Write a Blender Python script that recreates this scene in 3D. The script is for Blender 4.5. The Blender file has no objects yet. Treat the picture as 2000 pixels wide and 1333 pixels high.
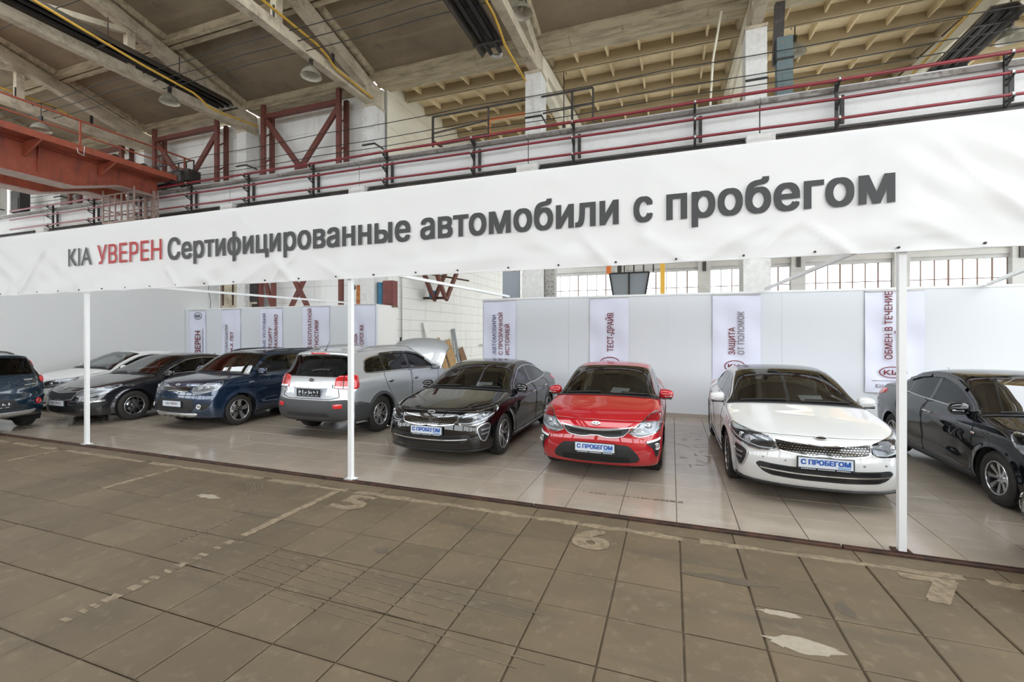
import bpy, bmesh, math, random
import numpy as np
from mathutils import Vector, Matrix
from mathutils.bvhtree import BVHTree
from mathutils.geometry import delaunay_2d_cdt
random.seed(7)
SC = bpy.context.scene
COL = SC.collection

# ------------------------------------------------------------------ camera
YAW = math.atan(312 / 879.0)
cam_d = bpy.data.cameras.new('camera')
cam_d.sensor_width = 36.0
cam_d.lens = 36.0 * 879.0 / 2000.0
cam_d.shift_y = -15.5 / 2000.0
cam_d.clip_start = 0.05
cam_d.clip_end = 300
cam = bpy.data.objects.new('camera', cam_d)
cam.location = (0, 0, 2.0)
cam.rotation_euler = (math.pi / 2, 0, YAW)
COL.objects.link(cam)
SC.camera = cam

# ------------------------------------------------------------------ daylight (overcast sky) and exposure
world = bpy.data.worlds.new('world')
SC.world = world
world.use_nodes = True
bgn = world.node_tree.nodes['Background']
bgn.inputs['Color'].default_value = (0.93, 0.97, 1.0, 1)
bgn.inputs['Strength'].default_value = 2.6
SC.view_settings.view_transform = 'Standard'
SC.view_settings.look = 'None'
SC.view_settings.gamma = 1.0
SC.view_settings.exposure = 0.85
SC.view_settings.use_curve_mapping = False
SC.cycles.max_bounces = 10
SC.cycles.diffuse_bounces = 5
SC.cycles.glossy_bounces = 4
SC.cycles.transparent_max_bounces = 12
SC.cycles.sample_clamp_indirect = 6.0
SC.cycles.caustics_reflective = False
SC.cycles.caustics_refractive = False

# ------------------------------------------------------------------ object helpers
def tag(o, label=None, cat=None, group=None, kind=None):
    if label: o['label'] = label
    if cat: o['category'] = cat
    if group: o['group'] = group
    if kind: o['kind'] = kind
    return o

def empty(name, loc=(0, 0, 0), rz=0.0, label=None, cat=None, group=None, kind=None):
    o = bpy.data.objects.new(name, None)
    o.empty_display_size = 0.2
    o.location = loc; o.rotation_euler = (0, 0, rz)
    COL.objects.link(o)
    return tag(o, label, cat, group, kind)

def link(name, me, mat=None, parent=None):
    o = bpy.data.objects.new(name, me)
    if mat is not None and len(me.materials) == 0:
        me.materials.append(mat)
    COL.objects.link(o)
    if parent is not None: o.parent = parent
    return o

def mesh(name, verts, faces, smooth=False):
    me = bpy.data.meshes.new(name)
    me.from_pydata([tuple(v) for v in verts], [], faces)
    me.validate(verbose=False)
    me.update()
    if smooth:
        me.polygons.foreach_set('use_smooth', [True] * len(me.polygons))
    return me

class MB:
    """collects boxes, bars, tubes and lathes into one mesh"""
    def __init__(s): s.v = []; s.f = []; s.sm = []
    def add(s, v, f, smooth=False):
        n = len(s.v); s.v += [tuple(p) for p in v]
        s.f += [tuple(i + n for i in q) for q in f]; s.sm += [smooth] * len(f)
        return s
    def box(s, x0, x1, y0, y1, z0, z1):
        return s.add([(x0,y0,z0),(x1,y0,z0),(x1,y1,z0),(x0,y1,z0),(x0,y0,z1),(x1,y0,z1),(x1,y1,z1),(x0,y1,z1)],
                     [(0,3,2,1),(4,5,6,7),(0,1,5,4),(1,2,6,5),(2,3,7,6),(3,0,4,7)])
    def bar(s, a, b, w, h, up=(0, 0, 1)):
        a = Vector(a); b = Vector(b); d = (b - a).normalized(); u = Vector(up)
        if abs(d.dot(u)) > .98: u = Vector((0, 1, 0))
        r = d.cross(u).normalized(); u = r.cross(d).normalized()
        v = [p + r * (i * w / 2) + u * (j * h / 2) for p in (a, b) for i, j in ((-1,-1),(1,-1),(1,1),(-1,1))]
        return s.add(v, [(0,1,2,3),(7,6,5,4),(0,4,5,1),(1,5,6,2),(2,6,7,3),(3,7,4,0)])
    def tube(s, pts, r, n=8, cap=True):
        pts = [Vector(p) for p in pts]; rings = []
        prev = None
        for i, p in enumerate(pts):
            d = (pts[min(i+1, len(pts)-1)] - pts[max(i-1, 0)]).normalized()
            u = Vector((0,0,1)) if prev is None else prev
            if abs(d.dot(u)) > .97: u = Vector((1,0,0))
            q = d.cross(u).normalized(); u = q.cross(d).normalized(); prev = u
            rr = r[i] if isinstance(r, (list, tuple)) else r
            rings.append([p + (q*math.cos(k*2*math.pi/n) + u*math.sin(k*2*math.pi/n))*rr for k in range(n)])
        v = [p for R in rings for p in R]
        f = [(i*n+k, i*n+(k+1)%n, (i+1)*n+(k+1)%n, (i+1)*n+k) for i in range(len(rings)-1) for k in range(n)]
        s.add(v, f, True)
        if cap:
            s.add(rings[0], [tuple(range(n))[::-1]]); s.add(rings[-1], [tuple(range(n))])
        return s
    def lathe(s, prof, n=24, axis='z', origin=(0,0,0), cap=True):
        """prof: (radius, height) pairs"""
        o = Vector(origin); v = []
        for r, h in prof:
            for k in range(n):
                a = 2*math.pi*k/n; c, d = r*math.cos(a), r*math.sin(a)
                p = {'z': (c, d, h), 'x': (h, c, d), 'y': (c, h, d)}[axis]
                v.append(o + Vector(p))
        f = [(i*n+k, i*n+(k+1)%n, (i+1)*n+(k+1)%n, (i+1)*n+k) for i in range(len(prof)-1) for k in range(n)]
        s.add(v, f, True)
        if cap:
            m = len(prof)-1
            s.add(v[:n], [tuple(range(n))[::-1]]); s.add(v[m*n:], [tuple(range(n))])
        return s
    def prism(s, poly, a, b, plane='xz'):
        """2-D polygon extruded between a and b along the missing axis"""
        def P(p, t):
            return {'xz': (p[0], t, p[1]), 'xy': (p[0], p[1], t), 'yz': (t, p[0], p[1])}[plane]
        n = len(poly); v = [P(p, a) for p in poly] + [P(p, b) for p in poly]
        return s.add(v, [tuple(range(n)), tuple(range(n, 2*n))[::-1]] + [(i, i+n, (i+1)%n+n, (i+1)%n) for i in range(n)])
    def me(s, name):
        m = mesh(name, s.v, s.f)
        if len(s.sm) == len(m.polygons): m.polygons.foreach_set('use_smooth', s.sm)
        return m
    def build(s, name, mat, parent=None):
        m = s.me(name)
        bm = bmesh.new(); bm.from_mesh(m); bmesh.ops.recalc_face_normals(bm, faces=bm.faces); bm.to_mesh(m); bm.free()
        return link(name, m, mat, parent)

def rbox(mb, c, size, r=0.03, seg=2, rot=None):
    """rounded box"""
    bm = bmesh.new(); bmesh.ops.create_cube(bm, size=1.0)
    for v in bm.verts: v.co = Vector((v.co.x*size[0], v.co.y*size[1], v.co.z*size[2]))
    bmesh.ops.bevel(bm, geom=list(bm.edges), offset=min(r, min(size)*.49), segments=seg, affect='EDGES', profile=.5)
    M = rot if rot is not None else Matrix.Identity(3)
    bm.verts.ensure_lookup_table()
    v = [M @ p.co + Vector(c) for p in bm.verts]; f = [tuple(q.index for q in fc.verts) for fc in bm.faces]
    bm.free(); mb.add(v, f, True); return mb

# ------------------------------------------------------------------ lettering
def text_outline(body, sp=1.0):
    """closed contours of a word set in the built-in font"""
    cu = bpy.data.curves.new('lettering', 'FONT'); cu.body = body; cu.size = 1.0
    cu.space_character = sp; cu.resolution_u = 3; cu.fill_mode = 'NONE'
    ob = bpy.data.objects.new('lettering', cu); COL.objects.link(ob)
    dg = bpy.context.evaluated_depsgraph_get(); dg.update()
    me = bpy.data.meshes.new_from_object(ob.evaluated_get(dg))
    nxt = {e.vertices[0]: e.vertices[1] for e in me.edges}
    co = [(v.co.x, v.co.y) for v in me.vertices]; seen = set(); loops = []
    adj = {}
    for e in me.edges:
        a, b = e.vertices; adj.setdefault(a, []).append(b); adj.setdefault(b, []).append(a)
    for v0 in range(len(co)):
        if v0 in seen or v0 not in adj: continue
        lp = [v0]; seen.add(v0); cur = nxt.get(v0, adj[v0][0])
        while cur not in seen:
            seen.add(cur); lp.append(cur); c2 = [q for q in adj[cur] if q not in seen]
            if not c2: break
            cur = c2[0]
        if len(lp) > 2: loops.append([co[k] for k in lp])
    bpy.data.objects.remove(ob); bpy.data.curves.remove(cu); bpy.data.meshes.remove(me)
    return loops

TEXT_CACHE = {}
def text_mesh(body, sp=1.0):
    """filled word: triangulate all contours together, keep what the outlines wind around"""
    if (body, sp) not in TEXT_CACHE:
        loops = text_outline(body, sp); P, E = [], []
        for l in loops:
            n0 = len(P); P += [Vector(p) for p in l]; E += [(n0+i, n0+(i+1) % len(l)) for i in range(len(l))]
        r = delaunay_2d_cdt(P, E, [], 0, 1e-6)
        V, T = r[0], r[2]; box = [(min(p[0] for p in l), max(p[0] for p in l), min(p[1] for p in l), max(p[1] for p in l)) for l in loops]
        F = []
        for t in T:
            x = sum(V[i].x for i in t)/3; y = sum(V[i].y for i in t)/3; w = 0
            for l, b in zip(loops, box):
                if not (b[0] <= x <= b[1] and b[2] <= y <= b[3]): continue
                for i in range(len(l)):
                    a, c = l[i-1], l[i]
                    if (a[1] > y) != (c[1] > y) and x < (c[0]-a[0])*(y-a[1])/(c[1]-a[1])+a[0]: w += 1 if c[1] > a[1] else -1
            if w: F.append(tuple(t))
        TEXT_CACHE[(body, sp)] = ([(v.x, v.y, 0) for v in V], F)
    V, F = TEXT_CACHE[(body, sp)]
    me = bpy.data.meshes.new('lettering'); me.from_pydata(V, [], F); me.update()
    return me

def lettering(name, body, mat, parent, O, U, V, w=None, capsize=None, bold=0.0, sp=1.0, lift=0.0):
    """flat lettering: origin O = left end of the base line, U reading direction, V up; w = wanted width, capsize = height of capitals"""
    me = text_mesh(body, sp)
    n = len(me.vertices); co = np.empty(n*3); me.vertices.foreach_get('co', co); co = co.reshape(-1, 3)
    used = sorted({i for p in me.polygons for i in p.vertices}); x0, x1 = co[used,0].min(), co[used,0].max()
    sy = capsize/0.729; sx = sy if w is None else w/(x1-x0)
    U = Vector(U).normalized(); V_ = Vector(V).normalized(); N = U.cross(V_)
    out = np.empty_like(co)
    for k in range(3):
        out[:,k] = O[k] + (co[:,0]-x0)*sx*U[k] + co[:,1]*sy*V_[k] + N[k]*lift
    me.vertices.foreach_set('co', out.reshape(-1)); me.update()
    b = bold*sy
    co = np.empty(len(me.vertices)*3); me.vertices.foreach_get('co', co); co = co.reshape(-1, 3)
    fs = [tuple(p.vertices) for p in me.polygons]; nv = len(co); V, Fc = [], []
    shifts = [(0, 0)] if b == 0 else [(0, 0), (-b, -b*.6), (b, -b*.6), (-b, b*.6), (b, b*.6)]
    for k, (du, dv) in enumerate(shifts):
        for v in co:
            p = Vector(v) + U*du + V_*dv + N*(.0002*k)
            V.append(p)
        Fc += [tuple(i+k*nv for i in f) for f in fs]
    bpy.data.meshes.remove(me)
    me = mesh(name, V, Fc)
    return link(name, me, mat, parent)

# ------------------------------------------------------------------ materials
def new_mat(name):
    m = bpy.data.materials.new(name); m.use_nodes = True
    return m, m.node_tree.nodes, m.node_tree.links, m.node_tree.nodes['Principled BSDF']

def mat(name, col, rough=.5, metal=0.0, coat=0.0, spec=.5, noise=None, bump=None, coatr=.03):
    """noise = (scale, other colour, contrast lo, hi), bump = (scale, strength)"""
    m, N, Lk, B = new_mat(name)
    B.inputs['Base Color'].default_value = (*col, 1); B.inputs['Roughness'].default_value = rough
    B.inputs['Metallic'].default_value = metal; B.inputs['Coat Weight'].default_value = coat
    B.inputs['Coat Roughness'].default_value = coatr; B.inputs['Specular IOR Level'].default_value = spec
    if noise or bump:
        tc = N.new('ShaderNodeTexCoord'); ge = N.new('ShaderNodeNewGeometry')
    if noise:
        layers = noise if isinstance(noise, list) else [noise]
        prev = None
        for sc, c2, lo, hi in layers:
            t = N.new('ShaderNodeTexNoise'); t.inputs['Detail'].default_value = 6; t.inputs['Roughness'].default_value = .6
            if isinstance(sc, (tuple, list)):
                mp = N.new('ShaderNodeMapping'); mp.inputs['Scale'].default_value = sc
                Lk.new(ge.outputs['Position'], mp.inputs['Vector']); Lk.new(mp.outputs[0], t.inputs['Vector']); t.inputs['Scale'].default_value = 1
            else:
                Lk.new(ge.outputs['Position'], t.inputs['Vector']); t.inputs['Scale'].default_value = sc
            r = N.new('ShaderNodeMapRange'); r.inputs['From Min'].default_value = lo; r.inputs['From Max'].default_value = hi
            Lk.new(t.outputs['Fac'], r.inputs['Value'])
            mx = N.new('ShaderNodeMix'); mx.data_type = 'RGBA'
            Lk.new(r.outputs[0], mx.inputs['Factor'])
            if prev is None: mx.inputs['A'].default_value = (*col, 1)
            else: Lk.new(prev.outputs['Result'], mx.inputs['A'])
            mx.inputs['B'].default_value = (*c2, 1); prev = mx
        Lk.new(prev.outputs['Result'], B.inputs['Base Color'])
    if bump:
        t = N.new('ShaderNodeTexNoise'); t.inputs['Scale'].default_value = bump[0]; t.inputs['Detail'].default_value = 5
        Lk.new(ge.outputs['Position'], t.inputs['Vector'])
        b = N.new('ShaderNodeBump'); b.inputs['Strength'].default_value = bump[1]; b.inputs['Distance'].default_value = .02
        Lk.new(t.outputs['Fac'], b.inputs['Height']); Lk.new(b.outputs[0], B.inputs['Normal'])
    return m

def per_object(m, amount):
    """small brightness change from piece to piece"""
    N = m.node_tree.nodes; Lk = m.node_tree.links; B = N['Principled BSDF']
    oi = N.new('ShaderNodeObjectInfo'); r = N.new('ShaderNodeMapRange')
    r.inputs['To Min'].default_value = 1-amount; r.inputs['To Max'].default_value = 1+amount
    Lk.new(oi.outputs['Random'], r.inputs['Value'])
    mx = N.new('ShaderNodeMix'); mx.data_type = 'RGBA'; mx.blend_type = 'MULTIPLY'; mx.inputs['Factor'].default_value = 1
    src = B.inputs['Base Color']
    if src.is_linked: Lk.new(src.links[0].from_socket, mx.inputs['A'])
    else: mx.inputs['A'].default_value = src.default_value
    Lk.new(r.outputs[0], mx.inputs['B']); Lk.new(mx.outputs['Result'], src)
    return m

def glass_mat(name, tint, ior=1.5, rough=0.0):
    m = bpy.data.materials.new(name); m.use_nodes = True; N = m.node_tree.nodes; Lk = m.node_tree.links
    N.clear(); out = N.new('ShaderNodeOutputMaterial'); mx = N.new('ShaderNodeMixShader')
    tr = N.new('ShaderNodeBsdfTransparent'); tr.inputs[0].default_value = (*tint, 1)
    gl = N.new('ShaderNodeBsdfGlossy'); gl.inputs['Roughness'].default_value = rough; gl.inputs['Color'].default_value = (.97, .98, 1, 1)
    fr = N.new('ShaderNodeFresnel'); fr.inputs['IOR'].default_value = ior
    Lk.new(fr.outputs[0], mx.inputs[0]); Lk.new(tr.outputs[0], mx.inputs[1]); Lk.new(gl.outputs[0], mx.inputs[2]); Lk.new(mx.outputs[0], out.inputs[0])
    return m

def paint(name, col, metal=.35, rough=.28, spec=.5):
    m = mat(name, col, rough, metal, 1.0, spec, coatr=.012); m.node_tree.nodes['Principled BSDF'].inputs['Coat IOR'].default_value = 1.7
    return m

M = {}
M['slab'] = per_object(mat('concrete_floor_slab', (.134, .101, .063), .60, spec=.3, noise=[(1.1, (.096, .075, .049), .42, .72), ((.35, 2.2, 1), (.090, .074, .053), .56, .72), (9, (.185, .147, .098), .55, .8)], bump=(28, .12)), .10)
M['joint'] = mat('dusty_joint', (.078, .058, .037), .95, noise=(5, (.14, .107, .068), .5, .72))
M['tile'] = per_object(mat('polished_beige_tile', (.36, .305, .245), .12, spec=.7, noise=[(2.2, (.30, .255, .205), .4, .7), ((.9, 3.0, 1), (.41, .36, .305), .55, .75), (26, (.33, .285, .23), .45, .7)]), .035)
M['grout'] = mat('dark_grout', (.08, .07, .06), .8)
M['rust'] = mat('rusty_steel', (.085, .04, .025), .7, .3, noise=(7, (.035, .022, .018), .4, .6))
M['white_metal'] = mat('white_painted_steel', (.80, .82, .83), .35)
M['partition'] = mat('white_partition_board', (.68, .72, .765), .32, spec=.4)
M['plaster'] = mat('pale_grey_plaster', (.66, .67, .67), .6)
M['basebd'] = mat('tile_skirting', (.38, .35, .31), .3)
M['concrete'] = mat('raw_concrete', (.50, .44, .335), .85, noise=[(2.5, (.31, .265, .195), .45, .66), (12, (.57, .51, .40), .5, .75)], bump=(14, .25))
M['concrete_white'] = mat('whitewashed_concrete', (.62, .62, .60), .8, noise=[((3, 3, .7), (.40, .39, .36), .52, .74), (9, (.70, .70, .69), .45, .7)], bump=(10, .2))
M['beam_white'] = mat('whitewashed_beam', (.62, .63, .63), .75, noise=[((.5, 1, 3), (.50, .50, .49), .5, .75), (8, (.55, .54, .52), .55, .8)])
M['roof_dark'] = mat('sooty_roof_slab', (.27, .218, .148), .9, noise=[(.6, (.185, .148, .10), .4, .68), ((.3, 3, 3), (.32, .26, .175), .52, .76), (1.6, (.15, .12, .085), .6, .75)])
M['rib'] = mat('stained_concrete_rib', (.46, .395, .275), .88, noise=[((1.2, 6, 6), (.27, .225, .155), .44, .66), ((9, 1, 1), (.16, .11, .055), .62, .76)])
M['rib_warm'] = mat('shaded_cream_rib', (.42, .34, .215), .85, noise=(.7, (.35, .28, .17), .42, .7))  # same cream as the slabs, darkened to paint in shade on the rib sides
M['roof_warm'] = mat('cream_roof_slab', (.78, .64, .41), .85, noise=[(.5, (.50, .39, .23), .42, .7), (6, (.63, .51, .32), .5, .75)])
M['cream_wall'] = mat('cream_wall_panel', (.72, .69, .57), .8, noise=((.7, .7, 2), (.62, .58, .46), .45, .7))
M['white_wall'] = mat('white_wall_board', (.82, .83, .81), .7, noise=((3, 3, .6), (.72, .72, .68), .5, .75))
M['seam'] = mat('grey_seam', (.38, .38, .36), .9)
M['red_steel'] = mat('red_oxide_steel', (.155, .045, .034), .6, noise=[(5, (.10, .035, .028), .45, .7), ((.5, 9, 9), (.21, .075, .055), .58, .8)])
M['crane_red'] = mat('crane_orange_red', (.30, .068, .035), .55, noise=[((5, 5, .8), (.17, .048, .034), .5, .72), (3, (.36, .10, .055), .5, .75)])
M['crane_grey'] = mat('dusty_crane_flange', (.34, .25, .22), .7, noise=(4, (.25, .17, .145), .4, .7))
M['black_steel'] = mat('black_steel', (.018, .017, .017), .5, noise=(8, (.04, .03, .026), .5, .7))
M['dark_steel'] = mat('dark_grey_steel', (.05, .046, .044), .45, .5, noise=(5, (.09, .075, .065), .5, .7))
M['pipe_red'] = mat('crimson_pipe', (.20, .012, .022), .32, spec=.6, noise=((2, 8, 8), (.12, .012, .018), .45, .7))
M['pipe_yellow'] = mat('yellow_gas_pipe', (.55, .33, .04), .5, noise=(6, (.40, .24, .04), .5, .7))
M['clip'] = mat('galvanised_clip', (.55, .55, .53), .4, .7)
M['teal_steel'] = mat('weathered_teal_steel', (.12, .165, .175), .6, noise=[(7, (.26, .17, .11), .6, .72), ((6, 6, 1), (.085, .125, .14), .45, .7)])
M['blue_paint'] = mat('worn_blue_paint', (.03, .16, .27), .5, noise=(12, (.20, .22, .20), .6, .72))
M['cabinet_red'] = mat('dark_red_cabinet', (.17, .04, .035), .5, noise=(6, (.11, .035, .03), .45, .7))
M['orange'] = mat('orange_rail', (.75, .20, .045), .5)
M['yellow'] = mat('crane_yellow', (.85, .50, .07), .5)
M['lamp_shade'] = mat('grey_enamel', (.25, .235, .19), .4, noise=(9, (.19, .17, .13), .45, .7))
M['lamp_inner'] = mat('white_enamel', (.48, .455, .38), .35)
M['heater'] = mat('heater_housing', (.05, .043, .036), .5, .4, noise=((3, 1, 1), (.09, .07, .05), .45, .7))
M['heater_tube'] = mat('heater_tube', (.022, .02, .02), .4, .6)
M['wire'] = mat('black_cable', (.02, .019, .018), .6)
M['mullion'] = mat('brown_window_bar', (.17, .10, .07), .6)
M['line_paint'] = mat('worn_cream_floor_paint', (.25, .195, .125), .7, noise=[(14, (.15, .115, .074), .46, .60), (5, (.19, .148, .096), .48, .68)])
M['plaster_spill'] = mat('dried_plaster', (.31, .27, .21), .9, noise=(20, (.28, .24, .18), .45, .65))
M['oil'] = mat('oil_stain', (.085, .068, .048), .55, noise=(8, (.11, .085, .058), .45, .65))
M['tyre_mark'] = mat('tyre_mark', (.112, .088, .060), .7, noise=(18, (.15, .115, .075), .42, .6))
M['text_dark'] = mat('charcoal_print', (.040, .041, .044), .5)
M['text_red'] = mat('red_print', (.42, .008, .012), .5)
M['text_maroon'] = mat('maroon_print', (.16, .012, .018), .5)
M['text_blue'] = mat('slate_blue_print', (.10, .11, .22), .5)
M['text_grey'] = mat('grey_print', (.20, .18, .19), .5)
M['cloth'] = mat('white_printed_cloth', (.73, .76, .90), .6)
M['wood'] = mat('raw_pine', (.46, .29, .13), .7, noise=((18, 18, 1.2), (.32, .19, .08), .45, .65))
M['wood_dark'] = mat('brown_plywood', (.22, .12, .06), .7, noise=((14, 14, 1.5), (.14, .075, .04), .45, .65))
M['board_white'] = mat('white_board', (.80, .80, .79), .5)
M['board_grey'] = mat('grey_metal_profile', (.24, .27, .30), .4, .3)
M['paper'] = mat('white_paper', (.80, .84, .86), .6)
M['window_glass'] = glass_mat('window_glass', (.97, .985, 1.0), 1.35)
M['brick'] = mat('dirty_brickwork', (.38, .36, .34), .9, noise=(16, (.20, .19, .18), .45, .6))
def film_mat():
    m = bpy.data.materials.new('clear_film'); m.use_nodes = True; N = m.node_tree.nodes; Lk = m.node_tree.links
    N.clear(); out = N.new('ShaderNodeOutputMaterial'); mx = N.new('ShaderNodeMixShader'); tr = N.new('ShaderNodeBsdfTransparent')
    gl = N.new('ShaderNodeBsdfGlossy'); gl.inputs['Roughness'].default_value = .08; mx.inputs[0].default_value = .28
    Lk.new(tr.outputs[0], mx.inputs[1]); Lk.new(gl.outputs[0], mx.inputs[2]); Lk.new(mx.outputs[0], out.inputs[0]); return m
M['film'] = film_mat()
def banner_mat():
    m, N, Lk, B = new_mat('white_pvc_banner')
    B.inputs['Base Color'].default_value = (.90, .91, .92, 1); B.inputs['Roughness'].default_value = .38
    tl = N.new('ShaderNodeBsdfTranslucent'); tl.inputs[0].default_value = (.9, .92, .93, 1)
    mx = N.new('ShaderNodeMixShader'); mx.inputs[0].default_value = .28
    out = N['Material Output']; Lk.new(B.outputs[0], mx.inputs[1]); Lk.new(tl.outputs[0], mx.inputs[2]); Lk.new(mx.outputs[0], out.inputs[0])
    return m
M['banner'] = banner_mat()
# vehicle materials
M['glass'] = glass_mat('car_glass', (.66, .69, .68), 2.3)
M['glass_side'] = glass_mat('car_side_glass', (.42, .45, .46), 1.42)
M['glass_dark'] = glass_mat('tinted_car_glass', (.12, .13, .135), 1.45)
M['black_gloss'] = mat('gloss_black_trim', (.008, .008, .009), .12, coat=.5)
M['plastic'] = mat('black_plastic', (.017, .018, .02), .5)
M['cladding'] = mat('dark_grey_cladding', (.045, .047, .05), .55)
M['chrome'] = mat('chrome', (.78, .79, .80), .10, 1.0)
M['satin'] = mat('satin_silver', (.56, .57, .58), .28, .8)
M['rubber'] = mat('tyre_rubber', (.022, .021, .02), .75, noise=(20, (.04, .035, .03), .5, .7))
M['rim'] = mat('machined_alloy', (.62, .63, .65), .22, .9)
M['rim_dark'] = mat('dark_alloy', (.02, .02, .022), .35, .4)
M['rim_grey'] = mat('grey_alloy', (.16, .16, .17), .3, .8)
M['lamp_back'] = mat('lamp_reflector', (.40, .41, .43), .3, .55)
M['lamp_dark'] = mat('lamp_bezel', (.13, .135, .145), .18, .8)
M['lens'] = glass_mat('lamp_lens', (.93, .95, .97), 1.45)
M['projector'] = mat('projector_lens', (.45, .48, .52), .05, .6, coat=1)
M['drl'] = mat('white_light_guide', (.85, .88, .90), .2)
M['red_lamp'] = mat('red_lamp_lens', (.62, .012, .014), .12, coat=1)
M['red_dark'] = mat('dark_red_lamp_lens', (.22, .006, .01), .12, coat=1)
M['amber'] = mat('amber_lens', (.75, .20, .05), .2, coat=1)
M['interior'] = mat('charcoal_interior', (.05, .048, .046), .7)
M['seat'] = mat('dark_seat_fabric', (.10, .095, .09), .75)
M['seat_light'] = mat('grey_headliner', (.35, .34, .32), .8)
M['plate_white'] = mat('plate_white', (.68, .74, .82), .4)
M['plate_blue'] = mat('plate_blue_print', (.02, .10, .42), .45)
M['plate_cyan'] = mat('plate_light_blue_print', (.06, .30, .65), .45)
M['dark'] = mat('shadow_black', (.006, .006, .006), .9)
M['tassel'] = mat('red_card', (.55, .03, .03), .5)
# ================================================================== THE HALL
EDGE = 4.97            # front edge of the tiled showroom floor
def struct(o): o['kind'] = 'structure'; return o
def piece(mb_or_me, name, m, parent, loc=(0,0,0)):
    o = link(name, mb_or_me, m, parent); o.location = loc; return o

def pad_mesh(name, w, d, h, bev):
    """flat slab with a small chamfer round its top"""
    b = bev
    v = [(0,0,-h),(w,0,-h),(w,d,-h),(0,d,-h),(0,0,-b),(w,0,-b),(w,d,-b),(0,d,-b),(b,b,0),(w-b,b,0),(w-b,d-b,0),(b,d-b,0)]
    f = [(0,1,5,4),(1,2,6,5),(2,3,7,6),(3,0,4,7),(4,5,9,8),(5,6,10,9),(6,7,11,10),(7,4,8,11),(8,9,10,11)]
    return mesh(name, v, f)

# ---- concrete slab floor of the hall
floor_hall = struct(MB().box(-45, 25, -12, EDGE+.02, -.30, -.014).build('floor', M['joint']))
tag(floor_hall, 'worn brown concrete slab floor with dusty joints in front of the tiled area', 'floor')
rows = []
y = 4.72
first = False
while y > -1:
    d = .36 if first else .5; first = False
    rows.append((y-d, d)); y -= d
JG = .010
slab_meshes = {}
def slab_me(w, d):
    k = (round(w,3), round(d,3))
    if k not in slab_meshes:
        slab_meshes[k] = pad_mesh('slab', w-JG, d-JG, .04, .008); slab_meshes[k].materials.append(M['slab'])
    return slab_meshes[k]
rest = MB(); nsl = 0
for j, (y0, d) in enumerate(rows):
    X = -13.43
    while X < 4.3:
        ymid = y0+d/2
        inview = y0+d > 1.1 and X+.5 > -2.62*(y0+d)-.2 and X < .62*(y0+d)+.2
        if inview and nsl < 300:
            o = link('slab', slab_me(.5, d), None, floor_hall); o.location = (X+JG/2, y0+JG/2, random.uniform(-.0025, .0015)); nsl += 1
        X += .5
for (y0, d) in rows:                              # slabs behind and beside the camera: plain remainder
    for X0 in (-13.27,):
        pass
rest.box(-45, -13.43, -12, 4.72, -.03, -.004); rest.box(4.25, 25, -12, 4.72, -.03, -.004); rest.box(-13.43, 4.25, -12, rows[-1][0], -.03, -.004)
o = rest.build('slab_field', M['slab'], floor_hall); o['kind'] = 'stuff'
# narrow cement strip along the steel edge
for k in range(18):
    MB().box(-13.43+k, -12.44+k, 4.727, EDGE-.005, -.03, -.002).build('edge_strip', M['slab'], floor_hall)
# rusty angle along the showroom edge, in lengths
for k in range(6):
    x0 = -13.5 + k*3.0
    MB().box(x0, x0+2.985, EDGE-.03, EDGE+.035, -.02, .016).box(x0, x0+2.985, EDGE+.02, EDGE+.034, -.02, .024).build('steel_edge', M['rust'], floor_hall)
# painted marks
def floor_mark(name, quads, m, z=.0022):
    mb = MB()
    for q in quads: mb.add([(p[0], p[1], z) for p in q] + [(p[0], p[1], z-.004) for p in q], [tuple(range(len(q)))] + [(i, (i+1) % len(q), (i+1) % len(q)+len(q), i+len(q)) for i in range(len(q))])
    return mb.build(name, m, floor_hall)
def strip_pts(x0, y0, x1, y1, w, n=14, jag=.012, skip=0.0):
    out = []; dx, dy = x1-x0, y1-y0; L = math.hypot(dx, dy); nx, ny = -dy/L, dx/L
    e = [(random.uniform(-jag, jag), random.uniform(-jag, jag)) for _ in range(n+1)]
    for i in range(n):
        if random.random() < skip: continue
        a, b = i/n, (i+1)/n
        out.append([(x0+dx*a-nx*(w/2+e[i][0]), y0+dy*a-ny*(w/2+e[i][0])), (x0+dx*b-nx*(w/2+e[i+1][0]), y0+dy*b-ny*(w/2+e[i+1][0])),
                    (x0+dx*b+nx*(w/2+e[i+1][1]), y0+dy*b+ny*(w/2+e[i+1][1])), (x0+dx*a+nx*(w/2+e[i][1]), y0+dy*a+ny*(w/2+e[i][1]))])
    return out
floor_mark('painted_line', strip_pts(-13, EDGE-.29, 4.1, EDGE-.29, .085, 120, .02, .06), M['line_paint'])
for X, y0, sk in ((-3.985, 3.3, .04), (-6.9, 3.7, .12), (-9.8, 4.0, .2)):
    floor_mark('painted_line', strip_pts(X, EDGE-.34, X, y0, .085, 30, .012, sk), M['line_paint'], .0030)
floor_mark('painted_line', strip_pts(-3.985, 3.25, -3.985, 1.9, .08, 40, .014, .45), M['line_paint'])
for ch, X, Y, w in (('5', -3.72, 4.19, .36), ('6', -.88, 4.18, .30), ('7', 1.80, 4.21, .33)):
    lettering('painted_number', ch, M['line_paint'], floor_hall, (X, Y, .0024), (1, 0, 0), (0, 1, 0), w=w, capsize=.42, bold=.05)
def blob(cx, cy, rx, ry, n=22, jag=.3):
    return [[(cx+rx*math.cos(a)*(1+random.uniform(-jag, jag)), cy+ry*math.sin(a)*(1+random.uniform(-jag, jag))) for a in [2*math.pi*i/n for i in range(n)]]]
floor_mark('plaster_spill', blob(.78, 3.33, .20, .07), M['plaster_spill'], .0026)
floor_mark('plaster_spill', blob(.72, 3.66, .13, .035), M['plaster_spill'], .0026)
floor_mark('plaster_spill', blob(2.33, 2.98, .10, .09), M['plaster_spill'], .0024)
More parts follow.
